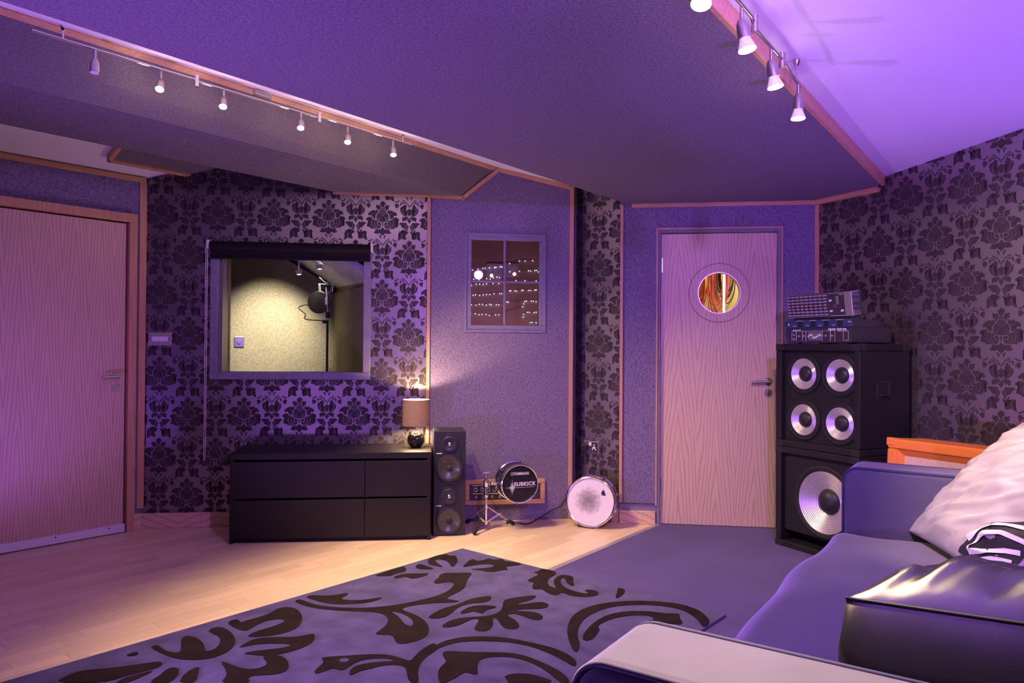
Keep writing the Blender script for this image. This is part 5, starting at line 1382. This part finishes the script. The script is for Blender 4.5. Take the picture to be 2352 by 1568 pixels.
 [(0.308,-2.074),(0.295,-2.02),(0.303,-1.965),(0.314,-1.931),(0.328,-1.98),(0.346,-2.041)],
 [(0.395,-1.997),(0.372,-1.941),(0.335,-1.9),(0.335,-1.875),(0.372,-1.868),(0.42,-1.899),(0.446,-1.935),(0.448,-1.951)],
 [(0.471,-1.931),(0.405,-1.851),(0.402,-1.803),(0.456,-1.843),(0.527,-1.883)],
]
RUG_LIGHT = [
 [(0.494,-0.976),(0.553,-0.956),(0.629,-0.971),(0.683,-1.001),(0.701,-1.036),(0.664,-1.034),(0.601,-1.004),(0.545,-0.981)],
 [(0.743,-1.442),(0.745,-1.414),(0.769,-1.406),(0.783,-1.427),(0.768,-1.446)],
]

def rug_shape(poly, name, mat, z0, z1):
    bm_ = bmesh.new()
    def ok(p_): return (min(max(p_[0], 0.002), RW - 0.002), min(max(p_[1], -RL + 0.002), -0.002))
    P = [ok(q) for q in poly]
    # smooth the outline once
    Q = []
    for i in range(len(P)):
        a, b, c = P[i - 1], P[i], P[(i + 1) % len(P)]
        Q.append(((a[0] + 6 * b[0] + c[0]) / 8, (a[1] + 6 * b[1] + c[1]) / 8)); Q.append(((b[0] + c[0]) / 2, (b[1] + c[1]) / 2))
    m_ = MB().prism(Q, z0, z1)
    return m_.build(name, mat, rg)
for i_, poly in enumerate(RUG_DARK): rug_shape(poly, 'carved_motif', 'rug_dark', 0.0135, 0.0162 + i_ * 0.00003)
for poly in RUG_LIGHT: rug_shape(poly, 'motif_inlay', 'rug_pile', 0.0140, 0.0174)

# ================================================================== inside the booth
bm1 = thing('microphone_stand', 'black microphone stand with chrome shock mount and round pop screen in the booth', 'microphone stand', (-1.441, 5.75, 0))
MB().cyl((0, 0, 0.02), (0, 0, 1.41), 0.009, 14).build('pole', 'cable_black', bm1, smooth=True, auto=40)
MB().lathe([(0.12, 0), (0.12, 0.012), (0.02, 0.022)], (0, 0, 0), (0, 0, 1), 32).build('base', 'cable_black', bm1)
MB().tube([(0, 0, 1.40), (-0.028, -0.01, 1.40), (-0.034, -0.01, 1.40)], 0.017, 12).lathe([(0.016, 0), (0.016, 0.05)], (0.002, 0, 1.425), (0, 0, 1), 16).build('clutch', 'cable_black', bm1)
MB().cyl((0.000, 0, 1.475), (-0.004, 0, 1.56), 0.0045, 10).cyl((-0.006, -0.002, 1.53), (-0.008, -0.002, 1.585), 0.012, 16).cyl((-0.006, 0, 1.585), (-0.012, 0, 1.665), 0.006, 12).build('mic_body', 'pale_metal', bm1, smooth=True, auto=40)
m = MB()
c0 = Vector((-0.012, 0, 1.69))
for sx_ in (-1, 1):
    m.tube([c0 + Vector((0, 0, 0.005)), c0 + Vector((sx_ * 0.052, -0.01, 0.052))], 0.0022, 6).tube([c0 + Vector((sx_ * 0.01, 0, 0.0)), c0 + Vector((sx_ * 0.055, -0.01, 0.0)), c0 + Vector((sx_ * 0.052, -0.01, -0.06))], 0.0022, 6)
    m.tube([c0 + Vector((sx_ * 0.045, -0.012, -0.002)), c0 + Vector((sx_ * 0.040, -0.012, -0.055)), c0 + Vector((sx_ * 0.015, -0.01, -0.07))], 0.002, 6)
m.lathe([(0.020, 0), (0.020, 0.006), (0.014, 0.006), (0.014, 0)], c0 + Vector((0, 0, -0.004)), (0, 0, 1), 18, caps=False)
m.build('shock_mount', 'pale_metal', bm1)
pc = Vector((-0.082, 0.06, 1.550))
MB().lathe([(0.0005, 0), (0.084, 0), (0.084, 0.003), (0.0005, 0.003)], pc, (0.1, -1, 0), 40, caps=False).build('pop_screen', 'blind_black', bm1)
MB().lathe([(0.083, -0.004), (0.088, -0.002), (0.088, 0.004), (0.083, 0.006), (0.083, -0.004)], pc, (0.1, -1, 0), 40, caps=False).build('screen_hoop', 'cable_black', bm1)
MB().tube(smooth_path([(pc.x - 0.085, 0.05, 1.530), (pc.x - 0.12, 0.04, 1.525), (pc.x - 0.155, 0.04, 1.508), (pc.x - 0.135, 0.03, 1.485), (pc.x - 0.095, 0.02, 1.455), (pc.x - 0.090, 0.01, 1.415), (-0.03, 0.0, 1.405)]), 0.0045, 8).build('gooseneck', 'cable_black', bm1, smooth=True)
# booth switch on the fabric wall
bdir = (BL - BC).normalized()
tb = 0.0
for k in range(400):
    q = BC + bdir * (k * 0.004)
    if q.x / q.y < (550 - 1176) / 1693.4: tb = k * 0.004; break
qb = BC + bdir * tb
ang_b = math.atan2(-bdir.y, -bdir.x)
bs = thing('light_switch', 'small grey square switch on the lit booth wall', 'switch', (qb.x, qb.y - 0.001, 1.236), ang_b)
MB().box(-0.038, 0.038, -0.008, 0, -0.044, 0.044).build('plate', 'satin_nickel', bs, bevel=0.003)
MB().lathe([(0.018, 0), (0.016, 0.010)], (0, -0.008, 0), (0, -1, 0), 20).box(-0.016, 0.016, -0.016, -0.008, -0.004, 0.004).build('dimmer_knob', 'satin_nickel', bs)
for (x, y, zc) in ((-1.700, 5.86, 1.803), (-1.495, 5.70, 1.830), (-1.78, 5.36, 2.02)):  # last spotlight is added out of view to light the booth wall
    nrm_ = Vector((0.12, -0.10, -1)).normalized()
    b_ = thing('ceiling_spot', ('little white booth spotlight hanging beside the lit fabric wall', 'little white booth spotlight hanging above the microphone', 'added unseen booth spotlight above the booth window head')[int((x > -1.6)) + 2 * int(y < 5.5)], 'ceiling light', (x, y, zc), group='booth ceiling spots')
    MB().lathe([(0.030, -0.002), (0.030, 0.004), (0.024, 0.012), (0.020, 0.030), (0.017, 0.030)], (0, 0, 0), nrm_, 20, caps=False).build('housing', 'white_plastic', b_, smooth=True, auto=40)
    MB().cyl((0, 0, 0), (0, 0, bz(x, y) - zc), 0.005, 10).build('stem', 'white_plastic', b_)
    MB().lathe([(0.017, 0.026), (0.017, 0.028)], (0, 0, 0), nrm_, 18).build('bulb', 'bulb_booth', b_)
    p_ = Vector((x, y, zc)) + nrm_ * 0.05
    spot('booth_lamp', p_, (x - 0.36, y + 0.28, 1.05) if y > 5.5 else (-2.00, 6.11, 1.24), E_BOOTH * (1 if y > 5.5 else 13), (1.0, 0.90, 0.68), R(95) if y > 5.5 else R(58), 1.0, 0.02)

# ================================================================== beyond the small window
FAIRY = [
 [(-0.344,1.868),(-0.296,1.877),(-0.255,1.883),(-0.235,1.884),(-0.198,1.887),(-0.154,1.891),(-0.142,1.892),(-0.106,1.897),(-0.089,1.897),(-0.026,1.926),(0.059,1.948),(0.107,1.948),(0.172,1.951)],
 [(-0.331,1.788),(-0.287,1.785),(-0.221,1.795),(-0.191,1.792),(-0.162,1.802),(-0.133,1.808),(-0.112,1.804),(-0.023,1.855),(0.060,1.859),(0.137,1.865),(0.155,1.863),(0.191,1.868),(0.205,1.868)],
 [(-0.352,1.737),(-0.311,1.746),(-0.281,1.746),(-0.250,1.744),(-0.222,1.750),(-0.165,1.753),(-0.117,1.753),(0.031,1.779),(0.108,1.780),(0.203,1.777)],
 [(-0.336,1.652),(-0.315,1.656),(-0.280,1.652),(-0.249,1.656),(-0.221,1.659),(-0.194,1.659),(-0.158,1.665),(-0.108,1.667),(-0.091,1.667),(-0.024,1.692),(-0.014,1.692),(0.022,1.692),(0.038,1.689),(0.079,1.695),(0.091,1.698),(0.138,1.696),(0.156,1.696),(0.192,1.700),(0.204,1.700)],
 [(-0.351,1.570),(-0.312,1.568),(-0.284,1.575),(-0.255,1.574),(-0.223,1.568),(-0.193,1.575),(-0.179,1.569),(-0.137,1.573),(-0.116,1.570),(-0.047,1.597),(-0.035,1.595),(0.107,1.602),(0.121,1.604),(0.163,1.604),(0.180,1.604),(0.204,1.601)],
 [(-0.355,1.494),(-0.317,1.494),(-0.285,1.486),(-0.258,1.489),(-0.224,1.489),(-0.196,1.480),(-0.143,1.486),(-0.115,1.487),(0.089,1.556),(0.098,1.580)],
 [(0.095,1.467),(0.098,1.491),(0.128,1.509),(0.146,1.509),(0.187,1.506),(0.205,1.510)],
 [(0.156,1.420),(0.172,1.423),(0.205,1.421)],
]

for r_, row in enumerate(FAIRY):
    x0 = row[0][0]; z0 = row[0][1]
    fs_ = thing('string_lights', ('topmost', 'second from top', 'third from top', 'fourth from top', 'fifth from top', 'long bottom', 'short looping', 'shortest')[r_] + ' string of tiny blue-white lights on the brown wall behind the small window', 'string lights', (0, 6.325, 0), group='strings of lights behind the small window')
    MB().tube([(x, -0.004, z + 0.004) for x, z in row], 0.0012, 5).build('wire', 'cable_black', fs_)
    for (x, z) in row:
        MB().sphere((x, -0.008, z), 0.0042, 8, 5).build('bulb', 'bulb_fairy', fs_)
for x0, x1 in ((-0.225, -0.085), (-0.060, 0.055)):
    bd = thing('pin_board', 'plain pale square panel on the brown wall behind the small window', 'panel', ((x0 + x1) / 2, 6.328, 1.87), group='pale panels behind the small window')
    w_ = (x1 - x0) / 2
    MB().box(-w_, w_, -0.008, 0, -0.058, 0.058).build('face', 'pale_panel', bd, bevel=0.006)
l = bpy.data.lights.new('added_room_light', 'POINT'); l.energy = 10.0; l.color = (1.0, 0.66, 0.72); l.shadow_soft_size = 0.08  # unseen lamp added to brighten the room behind the panes
lo = link(bpy.data.objects.new('added_room_light', l)); lo.location = (-0.1, 5.75, 0.95)

# ================================================================== store room behind the porthole door
def coil(label, mat, cx_, y, z, n, rx, rz, seed, cat='cable', group=None):
    rr = random.Random(seed)
    t_ = thing('cable_coil', label, cat, (cx_, y, z), group=group)
    for k in range(n):
        ax = rx * (0.75 + 0.5 * rr.random()); az = rz * (0.8 + 0.4 * rr.random()); oy = rr.random() * 0.05; ox = (rr.random() - 0.5) * 0.03
        pts = []
        for i in range(28):
            a = 2 * math.pi * i / 28
            pts.append((ox + ax * math.sin(a), -oy - 0.01 + 0.006 * math.sin(3 * a + k), -az + az * math.cos(a)))
        MB().tube(pts, 0.0042, 6, closed=True).build('loop', mat, t_, smooth=True)
    MB().tube([(0, 0.0, -0.004), (0, -0.06, -0.004), (0, -0.07, 0.012)], 0.004, 8).build('hook', 'satin_nickel', t_)
    return t_
coil('bundle of orange cables hung on the yellow store room wall', 'cable_orange', 1.50, 5.95, 1.93, 9, 0.055, 0.20, 1)
coil('bundle of pinkish red cables hung between orange and black bundles', 'cable_pink', 1.645, 5.88, 1.96, 7, 0.055, 0.215, 2)
coil('bundle of black cables hung on the yellow store room wall', 'cable_black', 1.715, 5.945, 1.95, 5, 0.060, 0.165, 3)
coil('bundle of orange cables hung low beside the red bundle', 'cable_orange', 1.60, 5.80, 1.95, 6, 0.06, 0.235, 4)
ft = thing('bright_tube', 'slim bright white tube standing upright in the store room', 'lamp', (1.625, 5.66, 0.0))  # slim upright tube, evenly bright white, on a round stand
MB().cyl((0, 0, 0.35), (0, 0, 2.05), 0.008, 14).build('tube', 'tube_white', ft, smooth=True)
MB().lathe([(0.08, 0), (0.08, 0.012), (0.014, 0.03), (0.012, 0.35)], (0, 0, 0), (0, 0, 1), 24).build('stand', 'white_plastic', ft)
l = bpy.data.lights.new('store_light', 'POINT'); l.energy = E_STORE; l.color = (1.0, 0.86, 0.55); l.shadow_soft_size = 0.1
lo = link(bpy.data.objects.new('store_light', l)); lo.location = (1.9, 5.45, 2.1)
